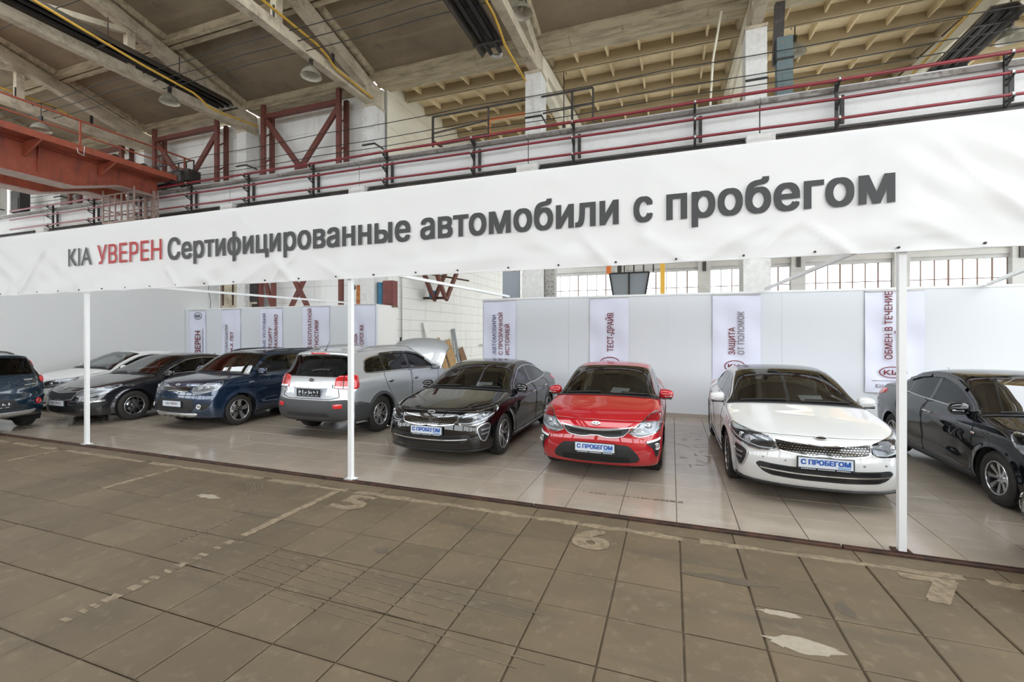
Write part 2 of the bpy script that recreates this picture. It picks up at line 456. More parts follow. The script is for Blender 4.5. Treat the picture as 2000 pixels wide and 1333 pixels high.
floor_mark('plaster_spill', blob(-5.35, 3.95, .16, .06), M['plaster_spill'], .0024)
floor_mark('oil_stain', blob(.42, 4.02, .30, .05), M['oil'], .0024)
floor_mark('oil_stain', blob(1.18, 3.86, .05, .10), M['oil'], .0024)
floor_mark('oil_stain', blob(1.02, 3.02, .09, .05), M['oil'], .0024)
floor_mark('oil_stain', blob(-2.5, 3.5, .07, .05), M['oil'], .0024)
# curved tyre tracks
def arc_track(cx, cy, r, a0, a1, w, n=40):
    q = []
    for i in range(n):
        a, b = a0+(a1-a0)*i/n, a0+(a1-a0)*(i+.62)/n
        for k in range(5):
            ra = r+(k-2)*w/5; rb = ra+w/5*.72
            q.append([(cx+ra*math.cos(a), cy+ra*math.sin(a)), (cx+ra*math.cos(b), cy+ra*math.sin(b)), (cx+rb*math.cos(b), cy+rb*math.sin(b)), (cx+rb*math.cos(a), cy+rb*math.sin(a))])
    return q
floor_mark('tyre_track', arc_track(-6.3, 2.9, 1.9, math.radians(2), math.radians(62), .20), M['tyre_mark'], .0023)
for k in range(7):
    yy = 3.2-k*.09+random.uniform(-.01, .01)
    floor_mark('tyre_track', strip_pts(-4.2+random.uniform(0, .8), yy, -1.0+random.uniform(-.8, .6), yy-.12, .010, 60, .003, .10), M['tyre_mark'], .0023)

# ---- tiled showroom floor
floor_show = struct(MB().box(-30, 14, EDGE+.02, 13.0, -.05, -.004).build('floor_showroom', M['grout']))
tag(floor_show, 'polished beige tiled floor under the parked cars', 'floor')
TG = .006
tile_me = pad_mesh('tile', .6-TG, .6-TG, .02, .003); tile_me.materials.append(M['tile'])
cands = []
for i in range(-52, 24):
    for j in range(0, 14):
        X = .05 + i*.6; Y = EDGE+.035 + j*.6
        if Y > 12.6: continue
        cands.append((X, Y))
s_, c_ = math.sin(YAW), math.cos(YAW)
def area_px(X, Y):
    X += .3; Y += .3; d = -s_*X + c_*Y; u = c_*X + s_*Y
    if d < 1 or abs(u/d) > 1.16: return 0
    return 1.0/d**3
cands.sort(key=lambda t: -area_px(*t))
far = MB()
for k, (X, Y) in enumerate(cands):
    if k < 300 and area_px(X, Y) > 0:
        o = link('tile', tile_me, None, floor_show); o.location = (X+TG/2, Y+TG/2, random.uniform(-.0006, .0006)+.006)
    else:
        far.add([(X+TG/2, Y+TG/2, .006), (X+.6-TG/2, Y+TG/2, .006), (X+.6-TG/2, Y+.6-TG/2, .006), (X+TG/2, Y+.6-TG/2, .006)], [(0,1,2,3)])
o = far.build('tile_field', M['tile'], floor_show); o['kind'] = 'stuff'
def show_mark(name, quads, m, z=.0085):
    mb = MB()
    for q in quads: mb.add([(p[0], p[1], z) for p in q], [tuple(range(len(q)))])
    return mb.build(name, m, floor_show)
show_mark('tyre_track', strip_pts(-1.05, 5.62, .15, 5.66, .045, 90, .012, .45), M['tyre_mark'])
M['scuff'] = mat('rubber_scuff', (.13, .115, .10), .5, noise=(10, (.22, .185, .15), .45, .6))
for k in range(46):
    x = random.gauss(.32, .16); y = random.uniform(7.1, 9.6); a = random.uniform(0, 6.3); l = random.uniform(.03, .14)
    show_mark('scuff_mark', [[(x, y), (x+l*math.cos(a), y+l*math.sin(a)), (x+l*math.cos(a)+.01, y+l*math.sin(a)+.018), (x+.008, y+.016)]], M['scuff'], .0085)
# bare floor of the nave behind and beyond
o = struct(MB().box(-60, 60, 13.0, 60, -.05, -.01).box(-60, -30, EDGE, 13.0, -.05, -.01).box(14, 60, EDGE, 13.0, -.05, -.01).build('floor_rear', M['concrete_white']))
tag(o, 'bare concrete floor behind the white partitions', 'floor')

# ---- white partitions
WT = 2.93
wr = struct(MB().box(-4.9, 9.5, 11.4, 11.5, 0, WT).build('wall_back_right', M['partition']))
tag(wr, 'long white partition behind the red and white cars', 'wall')
k = -4.9
for i in range(6):
    x0 = -4.9+i*2.4
    MB().box(x0+.002, x0+2.396, 11.394, 11.4, .10, WT-.03).build('panel', M['partition'], wr)
MB().box(-4.92, 9.5, 11.385, 11.515, WT-.03, WT+.015).build('cap_rail', M['white_metal'], wr)
o = struct(MB().box(-4.9, 9.5, 11.36, 11.4, 0, .10).build('baseboard_back', M['basebd'])); tag(o, 'beige skirting at the foot of the white partition', 'baseboard')
wl = struct(MB().box(-17.9, -9.04, 12.3, 12.4, 0, WT).build('wall_back_left', M['partition']))
tag(wl, 'white partition with narrow printed banners behind the dark cars', 'wall')
for i in range(4):
    x0 = -17.9+i*2.215
    MB().box(x0+.002, x0+2.211, 12.294, 12.3, .10, WT-.03).build('panel', M['partition'], wl)
MB().box(-17.92, -9.03, 12.285, 12.415, WT-.03, WT+.015).build('cap_rail', M['white_metal'], wl)
o = struct(MB().box(-9.14, -9.04, 12.4, 13.45, 0, WT).box(-9.15, -9.03, 12.4, 13.46, WT-.03, WT+.012).build('wall_return', M['board_white'])); tag(o, 'short white end wall turning back beside the leaning boards', 'wall')
o = struct(MB().box(-18.1, -17.92, 3.2, 13.7, 0, 4.55).build('wall_left', M['plaster'])); tag(o, 'tall plain pale wall on the left behind the cars', 'wall')

# ---- concrete columns of the middle row
COLX = [-34.1, -28.1, -22.07, -16.05, -10.03, -4.0, 2.08, 8.1]
GRP = 'concrete columns between the two naves'
wheres = ['at the far left end of the row', 'far left beyond the crane', 'directly behind the red crane', 'between the two red bracing frames', 'at the right end of the red bracing frame', 'with the black gallery railing beside it', 'with a teal steel post on its right', 'at the right edge beside the rear heater']
for i, X in enumerate(COLX):
    t = empty('concrete_column', (X, 13.5, 0), 0, 'whitewashed concrete column ' + wheres[i], 'column', GRP)
    MB().box(-.25, .25, -.30, .30, 6.95, 10.05).build('upper_shaft', M['concrete_white'], t)
    MB().box(-.32, .32, -.42, .42, 0, 6.55).build('lower_shaft', M['concrete_white'], t)
    MB().prism([(-.95, 6.95), (.42, 6.95), (.42, 6.3), (-.42, 6.0), (-.95, 6.62)], -.32, .32, 'yz').build('corbel', M['concrete_white'], t)
    MB().box(-.27, .27, -.32, .32, 9.96, 10.05).build('bearing_plate', M['concrete'], t)
    MB().bar((-.26, -.315, 8.62), (.26, -.315, 8.62), .03, .05).bar((.265, -.315, 8.62), (.265, .2, 8.62), .03, .05).build('clamp', M['black_steel'], t)

M['tray'] = mat('rusty_grey_tray', (.20, .185, .17), .6, .3, noise=[((.6, 4, 4), (.33, .32, .31), .52, .62), (6, (.11, .085, .07), .5, .7)])
# ---- crane runway beams along the columns
for i in range(len(COLX)-1):
    a, b = COLX[i]+.015, COLX[i+1]-.015
    t = empty('runway_beam', (a, 12.85, 6.95), 0, 'whitewashed crane runway beam in the bay %s' % ['at the far left end', 'left of the crane', 'under the crane end', 'below the second red bracing frame', 'below the cream side wall', 'below the black gallery railing', 'at the right edge'][i], 'beam', 'crane runway beams')
    MB().prism([(-.14, 0), (.14, 0), (.14, .72), (.20, .80), (.20, .92), (-.20, .92), (-.20, .80), (-.14, .72)], 0, b-a, 'yz').build('web', M['beam_white'], t)
    MB().box(0, b-a, -.05, .05, .92, .95).box(0, b-a, -.03, .03, .95, 1.0).build('rail', M['tray'], t)
    MB().box(0, b-a, -.27, -.20, .74, .80).box(0, b-a, -.27, -.255, .80, .86).build('cable_tray', M['tray'], t)
# sooty duct hanging under the runway
for i in range(len(COLX)-1):
    a, b = COLX[i]+.3, COLX[i+1]-.3
    o = MB().lathe([(.16, a), (.16, b)], 14, 'x', (0, 12.86, 6.775)).build('round_duct', M['dark_steel'])
    tag(o, 'sooty round duct under the runway beam ' + ['at the far left end', 'left of the crane', 'below the crane end', 'of the red bracing bay', 'beside the cream side wall', 'under the gallery railing', 'at the right edge'][i], 'duct', 'ducts under the runway')

# ---- crimson pipes on brackets
for nm, z, lab in (('top', 7.86, 'uppermost of the three crimson pipes along the runway beam'), ('mid', 7.43, 'middle one of the three crimson pipes along the runway beam'), ('low', 6.97, 'lowest of the three crimson pipes along the runway beam')):
    Y = 12.33
    pts = [(-30, Y, z)] + [(x, Y, z + .008*math.sin(x*1.3)) for x in np.arange(-28, 11, 1.5)] + [(11, Y, z)]
    o = MB().tube(pts, .036 if nm != 'top' else .042, 8).build('crimson_pipe', M['pipe_red']); tag(o, lab, 'pipe', 'crimson pipes on the runway beam')
BRX = [-27.0, -24.0, -20.9, -17.9, -14.87, -11.83, -8.8, -5.67, -2.6, .56, 3.65, 6.69]
blabs = ['far left end', 'second from the left end', 'left of the crane cage', 'behind the crane cage', 'right of the crane cage', 'below the left red diagonal', 'below the right end of the red bracing', 'left of the railing column', 'right of the railing column', 'above the word of eight dark letters at the banner end', 'right of the teal post', 'at the right edge']
for X, lb in zip(BRX, blabs):
    t = empty('pipe_bracket', (X, 12.5, 7.0), 0, 'black steel pipe bracket ' + lb, 'bracket', 'pipe brackets on the runway beam')
    MB().box(-.03, .03, 0, .06, -.22, .98).build('upright', M['black_steel'], t)
    MB().box(.10, .18, .10, .15, -.05, .62).build('back_strap', M['black_steel'], t)
    for z in (-.08, .38, .81):
        MB().bar((0, .03, z), (0, -.26, z), .035, .035).bar((0, .02, z-.14), (0, -.2, z-.02), .03, .03).build('arm', M['black_steel'], t)
        MB().lathe([(.055, -.02), (.055, .02)], 10, 'x', (0, -.17, z+.06)).build('pipe_clip', M['clip'], t)

# ---- roof trusses of both naves
def truss(i, X):
    lb = ['at the far left end of the hall', 'far left beyond the crane', 'over the red crane', 'with the long left heater beside it', 'carrying the round lamp left of centre', 'with the heater at the top centre', 'above the column with the teal post', 'at the right edge'][i]
    t = empty('roof_truss', (X, 13.5, 10.05), 0, 'concrete roof truss ' + lb, 'truss', 'concrete roof trusses')
    mb = MB()
    mb.box(-.13, .13, -24.0, -.05, .0, .30)
    mb.build('bottom_chord', M['concrete'], t)
    prof = [(0.30, 0.02), (.30, .72), (-.3, .78), (-5.0, 2.02), (-12.0, 3.0), (-19, 2.02), (-24, .7), (-24, .25), (-19, 1.6), (-12, 2.62), (-5.0, 1.62), (-.6, .42), (-.6, .02)]
    n = len(prof)
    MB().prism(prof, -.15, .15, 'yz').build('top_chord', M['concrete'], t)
    for y in (-4.2, -8.0, -12, -16, -19.8):
        h = np.interp(y, [-24, -19, -12, -5, -.6], [.25, 1.6, 2.62, 1.62, .42])
        MB().box(-.1, .1, y-.11, y+.11, .28, h+.05).build('post', M['concrete'], t)
    for y0, y1 in ((-4.2, -8), (-12, -8), (-12, -16), (-19.8, -16)):
        h = np.interp(y0, [-24, -19, -12, -5, -.6], [.25, 1.6, 2.62, 1.62, .42])
        MB().bar((0, y0, h), (0, y1, .3), .16, .16).build('diagonal', M['concrete'], t)
    if X > -12:       # the truss of the nave behind starts at the same column
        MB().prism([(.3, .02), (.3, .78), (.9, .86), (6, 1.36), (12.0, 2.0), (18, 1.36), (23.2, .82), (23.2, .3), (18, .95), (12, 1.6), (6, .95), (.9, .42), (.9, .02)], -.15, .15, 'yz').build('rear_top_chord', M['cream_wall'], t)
        MB().box(-.13, .13, .35, 23.2, 0, .28).build('rear_bottom_chord', M['cream_wall'], t)
        for y in (4.5, 8.5, 12, 16, 19.5):
            h = np.interp(y, [.9, 6, 12, 18, 23.2], [.42, .95, 1.6, .95, .3])
            MB().box(-.1, .1, y-.11, y+.11, .26, h+.05).build('rear_post', M['cream_wall'], t)
        for y0, y1 in ((4.5, 8.5), (12, 8.5), (12, 16)):
            h = np.interp(y0, [.9, 6, 12, 18, 23.2], [.42, .95, 1.6, .95, .3])
            MB().bar((0, y0, h), (0, y1, .28), .15, .15).build('rear_diagonal', M['cream_wall'], t)
for i, X in enumerate(COLX): truss(i, X)

# ---- roof slabs: ribbed concrete, spanning from truss to truss
def front_z(y):   # underside of the camera nave roof
    return 10.05 + float(np.interp(y-13.5, [-24, -19, -12, -5, -.3, .3], [.7, 2.02, 3.0, 2.02, .78, .72]))
def rear_z(y):
    return 10.05 + float(np.interp(y-13.5, [.1, 12, 23.2], [.80, 2.05, .85]))
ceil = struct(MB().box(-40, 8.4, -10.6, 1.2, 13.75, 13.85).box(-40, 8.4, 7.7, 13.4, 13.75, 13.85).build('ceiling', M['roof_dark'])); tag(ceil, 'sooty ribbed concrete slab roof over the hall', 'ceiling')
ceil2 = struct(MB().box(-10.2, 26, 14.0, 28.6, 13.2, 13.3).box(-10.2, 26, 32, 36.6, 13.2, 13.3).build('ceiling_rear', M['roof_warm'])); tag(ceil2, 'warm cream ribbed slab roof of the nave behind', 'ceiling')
def slab_shell(L, W, rib_h, rib_w, cross):
    """plate on top with ribs below: long ribs along x at both edges, end ribs, cross ribs"""
    a = MB().box(0, L, 0, W, 0, .05)
    b = MB()
    for y0 in (0, W-rib_w):
        b.prism([(y0, 0), (y0+rib_w, 0), (y0+rib_w*.8, -rib_h), (y0+rib_w*.2, -rib_h)], 0, L, 'yz')
    for x0 in (.0, L-.22):
        b.prism([(x0, 0), (x0+.22, 0), (x0+.16, -rib_h*.62), (x0+.06, -rib_h*.62)], rib_w, W-rib_w, 'xz')
    c = MB()
    for k in range(cross):
        x0 = L*(k+1)/(cross+1)
        c.prism([(x0-.045, 0), (x0+.045, 0), (x0+.028, -rib_h*.6), (x0-.028, -rib_h*.6)], rib_w*.9, W-rib_w*.9, 'xz')
    return a.me('roof_slab'), b.me('edge_rib'), (c.me('cross_rib') if cross else None)
def lay(parent, X, L, y0, y1, zf, meshes, mp, mr, mc):
    za, zb = zf(y0), zf(y1); ang = math.atan2(zb-za, y1-y0)
    o = link('roof_slab', meshes[0], mp, parent); o.location = (X, y0, za+.30); o.rotation_euler = (ang, 0, 0)
    o.scale = (1, math.hypot(y1-y0, zb-za)/3.0, 1)
    r = link('edge_rib', meshes[1], mr, o)
    if meshes[2]: link('cross_rib', meshes[2], mc, o)
sA = slab_shell(5.98, 3.0, .24, .20, 0)
sB = slab_shell(5.98, 3.0, .32, .24, 5)
for X in COLX[:-1]:
    ys = [13.45, 10.45, 7.45, 4.45, 1.45, -1.55, -4.55, -7.55, -10.5]
    for k in range(8):
        if k in (2, 3): continue          # slab rows left out: added opening to let sky light reach the showroom
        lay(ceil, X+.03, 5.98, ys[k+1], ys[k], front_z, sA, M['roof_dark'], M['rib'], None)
XS2 = [-10.03, -4.0, 2.08, 8.1, 14.1, 20.1]
for X in XS2:
    y = 13.6
    for k in range(14):
        if k in (10, 11): y += 1.52; continue  # rows left out as an added opening to brighten the rear nave
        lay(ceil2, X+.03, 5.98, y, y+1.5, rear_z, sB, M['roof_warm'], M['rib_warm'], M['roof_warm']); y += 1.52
# gutter beam between the naves
for i in range(len(COLX)-1):
    a, b = COLX[i]+.16, COLX[i+1]-.16
    o = MB().prism([(13.35, 10.84), (14.05, 10.84), (14.05, 11.0), (13.35, 11.0)], a, b, 'yz').build('gutter_beam', M['rib'])
    tag(o, 'rust stained concrete gutter beam ' + ['at the far left end', 'left of the crane', 'over the first red bracing frame', 'over the second red bracing frame', 'left of the railing column', 'right of the railing column', 'right of the teal post'][i], 'beam', 'gutter beams under the roof valley')

# ---- infill walls in the left bays of the column row (white boards)
def board_wall(name, x0, x1, y, z0, z1, lab, h=.6, bw=3.0):
    w = struct(MB().box(x0, x1, y, y+.06, z0, z1).build(name, M['seam'])); tag(w, lab, 'wall')
    z = z0
    while z < z1-.01:
        x = x0
        zz = min(z+h, z1)
        while x < x1-.01:
            xx = min(x+bw, x1)
            MB().box(x+.006, xx-.006, y-.02, y, z+.005, zz-.005).build('board', M['white_wall'], w); x = xx
        z = zz
board_wall('wall_bay_1', -34, -28.1, 13.93, 3, 10.84, 'white boarded wall far left beyond the crane')
board_wall('wall_bay_2', -28.08, -22.1, 13.93, 3, 10.84, 'white boarded wall behind the crane')
board_wall('wall_bay_3', -22.08, -16.1, 13.93, 3, 10.72, 'white boarded wall behind the first red bracing frame')
board_wall('wall_bay_4', -16.08, -9.88, 13.93, 2.6, 10.84, 'white boarded wall behind the second red bracing frame')
# side wall running back from the fourth column
ws = struct(MB().box(-9.86, -9.76, 13.9, 30.0, 0, 12.9).build('wall_side', M['seam'])); tag(ws, 'tall cream side wall of long boards running back beside the rear nave', 'wall')
z = 0.0
while z < 12.9:
    y = 13.9; h = .42 if z < 7 else 1.2
    zz = min(z+h, 12.9)
    while y < 30:
        yy = min(y+6.0, 30)
        MB().box(-9.76, -9.74, y+.006, yy-.006, z+.006, zz-.006).build('board', M['white_wall'] if z < 7 else M['cream_wall'], ws); y = yy
    z = zz

# end wall of the camera nave, far left beyond the crane
o = struct(MB().box(-40.3, -40, -12, 14, 0, 2.5).box(-40.3, -40, -12, 14, 7.5, 13.8).build('wall_far_left', M['plaster'])); tag(o, 'far end wall of the hall beyond the crane', 'wall')
for yy in (-11.9, -6, 0, 6, 12): MB().box(-40.3, -40, yy, yy+1.6, 2.5, 7.5).build('pier', M['plaster'], o)
# unseen wall added to darken car reflections: solid below, long window ribbon above
o = struct(MB().box(-40, 25, -10.9, -10.7, 0, 3.6).box(-40, 25, -10.9, -10.7, 8.6, 11.2).build('added_wall_front', M['concrete'])); tag(o, 'added unseen hall wall behind the photographer', 'wall')
for k in range(11): MB().box(-40+k*6.03, -39.4+k*6.03, -10.95, -10.65, 3.6, 8.6).build('pier', M['concrete'], o)  # piers of the added unseen wall
# ---- outer wall of the rear nave with a ribbon of windows
WY = 36.6
M['outer'] = mat('grey_whitewash', (.46, .46, .45), .85, noise=((.6, 1, 2), (.38, .375, .36), .45, .7))
wo = struct(MB().box(-12, 45, WY, WY+.3, 0, 5.02).box(-12, 45, WY, WY+.3, 6.72, 10.9).build('wall_outer', M['outer'])); tag(wo, 'whitewashed outer wall of the rear nave above and below the windows', 'wall')
MB().box(-12, 45, WY-.12, WY, 6.95, 7.3).build('ledge_beam', M['outer'], wo)
MB().box(-12, 45, WY-.10, WY, 4.92, 5.03).build('sill', M['wood'], wo)
PX = [-9.9, -3.84, 2.28, 8.33, 14.2, 20.1, 26.2]
for X in PX:
    MB().box(X-.42, X+.42, WY-.35, WY+.1, 0, 9.5).build('pier', M['outer'], wo)
    MB().box(X-.12, X+.12, WY-.45, WY-.35, 6.6, 7.6).build('pier_bracket', M['dark_steel'], wo)
for k in range(len(PX)-1):
    a, b = PX[k]+.42, PX[k+1]-.42
    w = struct(empty('window_%d' % (k+1), (a, WY+.12, 5.02))); tag(w, 'wide bright window of two pane rows, number %d from the left of the row' % (k+1), 'window')
    W_, H_ = b-a, 1.70; n = 7
    for i in range(n+1):
        x = W_*i/n; t = .06 if i % 3 else .09
        MB().box(max(0, x-t/2), min(W_, x+t/2), -.03, .03, 0, H_).build('mullion', M['mullion'], w)
    MB().box(0, W_, -.028, .028, .43, .49).build('transom', M['mullion'], w)
    for i in range(n):
        for z0, z1 in ((0, .43), (.49, H_)):
            MB().box(W_*i/n+.02, W_*(i+1)/n-.02, -.006, .006, z0, z1).build('pane', M['window_glass'], w)
# low bright foliage outside a window
# ================================================================== BANNER, POSTS, FITTINGS
POSTX = [-9.86, -4.12, 1.97]
for X, lb in zip(POSTX, ('left', 'middle', 'right')):
    t = empty('banner_post', (X, EDGE+.075, 0), 0, 'white square steel post under the banner, %s one of three' % lb, 'post', 'white posts carrying the banner')
    MB().box(-.029, .029, -.029, .029, .02, 3.86).build('shaft', M['white_metal'], t)
    MB().box(-.07, .07, -.06, .06, .012, .024).build('foot_plate', M['rust'] if lb == 'right' else M['white_metal'], t)
    yw = 12.28 if X < -9 else 11.4
    if lb == 'left': yw = 12.3
    MB().bar((0, .05, 2.915), (0, yw-EDGE-.12, 2.985), .05, .05).build('tie_bar', M['white_metal'], t)
t = empty('banner_post', (7.9, EDGE+.085, 0), 0, 'grey tie bar end of the banner frame at the right edge', 'post', None)
MB().box(-.05, .05, -.05, .05, .02, 3.86).build('shaft', M['white_metal'], t)
MB().bar((0, .05, 2.915), (0, 6.3, 2.945), .06, .06).build('tie_bar', M['white_metal'], t)
MB().bar((-4.6, .09, 2.76), (-2.1, 6.3, 2.95), .05, .05).build('strut', M['clip'], t)
# light steel lattice behind the banner
fr = empty('lattice_truss', (0, EDGE+.02, 2.7), 0, 'light steel lattice frame behind the long white banner', 'frame')
for z in (.16, 1.13):
    MB().box(-14, 8, -.02, .02, z-.02, z+.02).build('chord', M['white_metal'], fr)
k = 0; X = -13.9
while X < 7.9:
    MB().box(X-.02, X+.02, -.018, .018, .16, 1.13).build('stanchion', M['white_metal'], fr)
    MB().bar((X, 0, 1.12), (X+.97, 0, .17), .03, .03).build('brace', M['white_metal'], fr)
    MB().bar((X+1.95, 0, 1.12), (X+.98, 0, .17), .03, .03).build('brace', M['white_metal'], fr)
    X += 1.95
# the banner cloth itself: wrinkled sheet
def wrinkle(x, z):
    v = .0
    ph = (x+13.9) / 1.95; a = ph-math.floor(ph)
    h = (z-2.73)/1.14
    v += .010*math.sin(9*x+16*z)*math.exp(-((h-.5)/.35)**2)*math.sin(1.7*x+.6)
    v += .012*math.sin(4.2*x-11*z+1.3*math.sin(x))*(.35+.65*math.sin(.8*x+.3)**2)*(1-h)
    for cx, sl in ((-6.2, 1.0), (-4.1, -1.2), (-1.6, .85), (.3, 1.1), (1.9, -1.0), (2.0, .9), (-8.3, .8), (-10.6, -1)):
        d = (x-cx) - sl*(3.87-z); v += .020*math.exp(-(d/.06)**2)*min(1, (3.87-z)*2.2)
        d = (x-cx-.2) - sl*1.6*(3.87-z); v += .013*math.exp(-(d/.09)**2)*min(1, (3.87-z)*2.2)
    if x < -8 and h < .2: v += .02*math.sin(x*7.2)**2*(1-h/.2)
    if -10.5 < x < 2.05:                       # pulled taut behind the print
        k = max(0, min(1, (z-3.0)/.08))*max(0, min(1, (3.70-z)/.10)); v *= 1-.75*k
    return v
bx = np.arange(-14.0, 8.01, .04); bz = np.linspace(2.73, 3.87, 31)
V, Fc = [], []
for x in bx:
    for z in bz: V.append((x, EDGE-.015-wrinkle(x, z), z + (0 if z > 2.74 else .012*math.sin(x*6)*(.4 if x > -7 else 1))))
n = len(bz)
for i in range(len(bx)-1):
    for j in range(n-1): Fc.append((i*n+j, (i+1)*n+j, (i+1)*n+j+1, i*n+j+1))
ban = link('banner', mesh('banner', V, Fc, True), M['banner'])
tag(ban, 'long white banner with dark and red lettering stretched between posts', 'banner')
MB().box(-14, 8, EDGE-.021, EDGE-.012, 2.728, 2.74).build('hem', M['banner'], ban)
YT = EDGE-.034
def bword(s, x0, x1, z, cap, m, bold):
    lettering('lettering', s, m, ban, (x0, YT, z), (1, 0, 0), (0, 0, 1), w=x1-x0, capsize=cap, bold=bold, sp=1.04)
bword('KIA', -10.18, -9.53, 3.195, .325, M['text_dark'], .010)
bword('УВЕРЕН', -9.36, -7.74, 3.19, .325, M['text_red'], .012)
bword('Сертифицированные', -7.58, -3.13, 3.175, .335, M['text_dark'], .030)
bword('автомобили', -2.96, -.55, 3.18, .335, M['text_dark'], .030)
bword('с', -.37, -.20, 3.182, .335, M['text_dark'], .030)
bword('пробегом', -.04, 1.87, 3.18, .335, M['text_dark'], .030)
for k in range(34):
    X = -13.6 + k*.62 + random.uniform(-.02, .02)
    if X > 7.5: break
    MB().lathe([(.011, EDGE-.034), (.011, EDGE-.015)], 8, 'y', (X, 0, 2.765)).build('eyelet', M['black_steel'], ban)

# ---- narrow printed cloths on the partitions
def wall_cloth(x0, x1, y, zt, zb, lines, lab, group, logo=None, extra=None):
    t = empty('wall_banner', ((x0+x1)/2, y, zb), 0, lab, 'banner', group)
    w = x1-x0; V, F = [], []
    nx, nz = 14, 26
    ph = random.uniform(0, 6)
    for i in range(nx+1):
        for j in range(nz+1):
            u = i/nx; v = j/nz
            d = .010*math.sin(u*11+v*5+ph)*(1-.7*v) + .006*math.sin(v*17+u*3+ph)
            V.append(((u-.5)*w, -.018-d, v*(zt-zb)))
    for i in range(nx):
        for j in range(nz): F.append((i*(nz+1)+j, (i+1)*(nz+1)+j, (i+1)*(nz+1)+j+1, i*(nz+1)+j+1))
    link('cloth', mesh('cloth', V, F, True), M['cloth'], t)
    MB().box(-w/2, w/2, -.03, -.008, zt-zb-.012, zt-zb+.01).build('top_rod', M['clip'], t)
    for s, fx, z0, z1, cap, m in lines:        # reading upwards
        lettering('lettering', s, M[m], t, (w*(fx-.5)+cap, -.042, z0-zb), (0, 0, 1), (-1, 0, 0), w=z1-z0, capsize=cap, bold=.014)
    if logo:
        cx, cz, rw, rh, m = logo
        ring_oval(t, (w*(cx-.5), -.042, cz-zb), rw, rh, M[m])
    for e in (extra or []):
        s, x, z, wd, cap, m = e
        lettering('lettering', s, M[m], t, (w*(x-.5), -.042, z-zb), (1, 0, 0), (0, 0, 1), w=wd, capsize=cap, bold=.004)
    return t
def ring_oval(parent, c, rw, rh, m):
    V, F = [], []; n = 36
    for k in range(n):
        a = 2*math.pi*k/n
        for f in (1.0, .90): V.append((c[0]+rw*math.cos(a)*f - (0 if f == 1 else 0), c[1], c[2]+rh*math.sin(a)*(f if f == 1 else .86)))
    for k in range(n): F.append((2*k, 2*((k+1) % n), 2*((k+1) % n)+1, 2*k+1))
    link('oval_ring', mesh('oval_ring', V, F), m, parent)
    lettering('lettering', 'KIA', m, parent, (c[0]-rw*.64, c[1], c[2]-rh*.42), (1, 0, 0), (0, 0, 1), w=rw*1.28, capsize=rh*.84, bold=.03)
GL = 'narrow printed banners on the left partition'; GR = 'printed banners on the right partition'
YL, YR = 12.29, 11.39
wall_cloth(-17.62, -16.76, YL, 2.86, .9, [('УВЕРЕН', .36, 1.02, 2.08, .30, 'text_maroon'), ('сертифицированные автомобили с пробегом', .80, 1.02, 2.16, .07, 'text_grey')], 'white cloth with black oval logo, leftmost banner on the left partition', GL, (.55, 2.66, .21, .14, 'text_dark'), None)
wall_cloth(-15.9, -14.97, YL, 2.88, .9, [('АВТОМОБИЛИ', .20, 1.0, 2.30, .13, 'text_grey'), ('ДО 4-Х ЛЕТ', .47, 1.0, 2.06, .15, 'text_maroon')], 'white cloth with two upward lines of text, second from the left on the partition', GL)
wall_cloth(-14.0, -12.97, YL, 2.90, .9, [('ОСОБЫЕ УСЛОВИЯ', .14, .98, 2.70, .13, 'text_blue'), ('ПО КРЕДИТУ', .40, .98, 2.20, .14, 'text_maroon'), ('И СТРАХОВАНИЮ', .66, .98, 2.66, .15, 'text_maroon')], 'white cloth with three upward lines of text behind the dark blue car', GL)
wall_cloth(-12.05, -10.91, YL, 2.92, .9, [('ГОД БЕСПЛАТНОЙ', .22, 1.18, 2.84, .15, 'text_maroon'), ('ДИАГНОСТИКИ', .47, 1.12, 2.43, .16, 'text_maroon')], 'white cloth with two long upward lines of text above the silver car antenna', GL)
wall_cloth(-10.05, -9.06, YL, 2.94, .9, [('ПОМОЩЬ', .16, 1.25, 1.98, .13, 'text_maroon'), ('НА ДОРОГАХ', .40, 1.22, 2.28, .15, 'text_maroon')], 'white cloth partly behind the middle post at the right end of the left partition', GL)
wall_cloth(-4.86, -3.93, YR, 2.88, .7, [('АВТОМОБИЛИ', .29, 1.44, 2.49, .105, 'text_blue'), ('С ПРОЗРАЧНОЙ', .485, 1.42, 2.55, .115, 'text_maroon'), ('ИСТОРИЕЙ', .69, 1.42, 2.24, .115, 'text_maroon')], 'white cloth with three upward lines of text above the black car roof', GR)
wall_cloth(-1.95, -1.0, YR, 2.88, .75, [('ТЕСТ-ДРАЙВ', .46, 1.54, 2.50, .15, 'text_maroon')], 'white cloth with one upward maroon line behind the red car', GR, (.53, 1.26, .25, .15, 'text_maroon'))
wall_cloth(.89, 1.88, YR, 2.88, .75, [('ЗАЩИТА', .34, 1.51, 2.13, .13, 'text_maroon'), ('ОТ ПОЛОМОК', .53, 1.51, 2.49, .13, 'text_grey')], 'white cloth with short maroon and grey upward lines behind the white car', GR, (.47, 1.24, .22, .14, 'text_maroon'))
wall_cloth(3.82, 4.82, YR, 2.88, .76, [('ОБМЕН В ТЕЧЕНИЕ', .33, 1.46, 2.86, .13, 'text_maroon'), ('14 ДНЕЙ', .53, 1.46, 2.06, .13, 'text_maroon')], 'white cloth with oval logo behind the right post', GR, (.47, 1.19, .24, .12, 'text_maroon'),
           [('KIA', .18, .86, .15, .09, 'text_grey'), ('УВЕРЕН', .40, .86, .42, .09, 'text_maroon')])
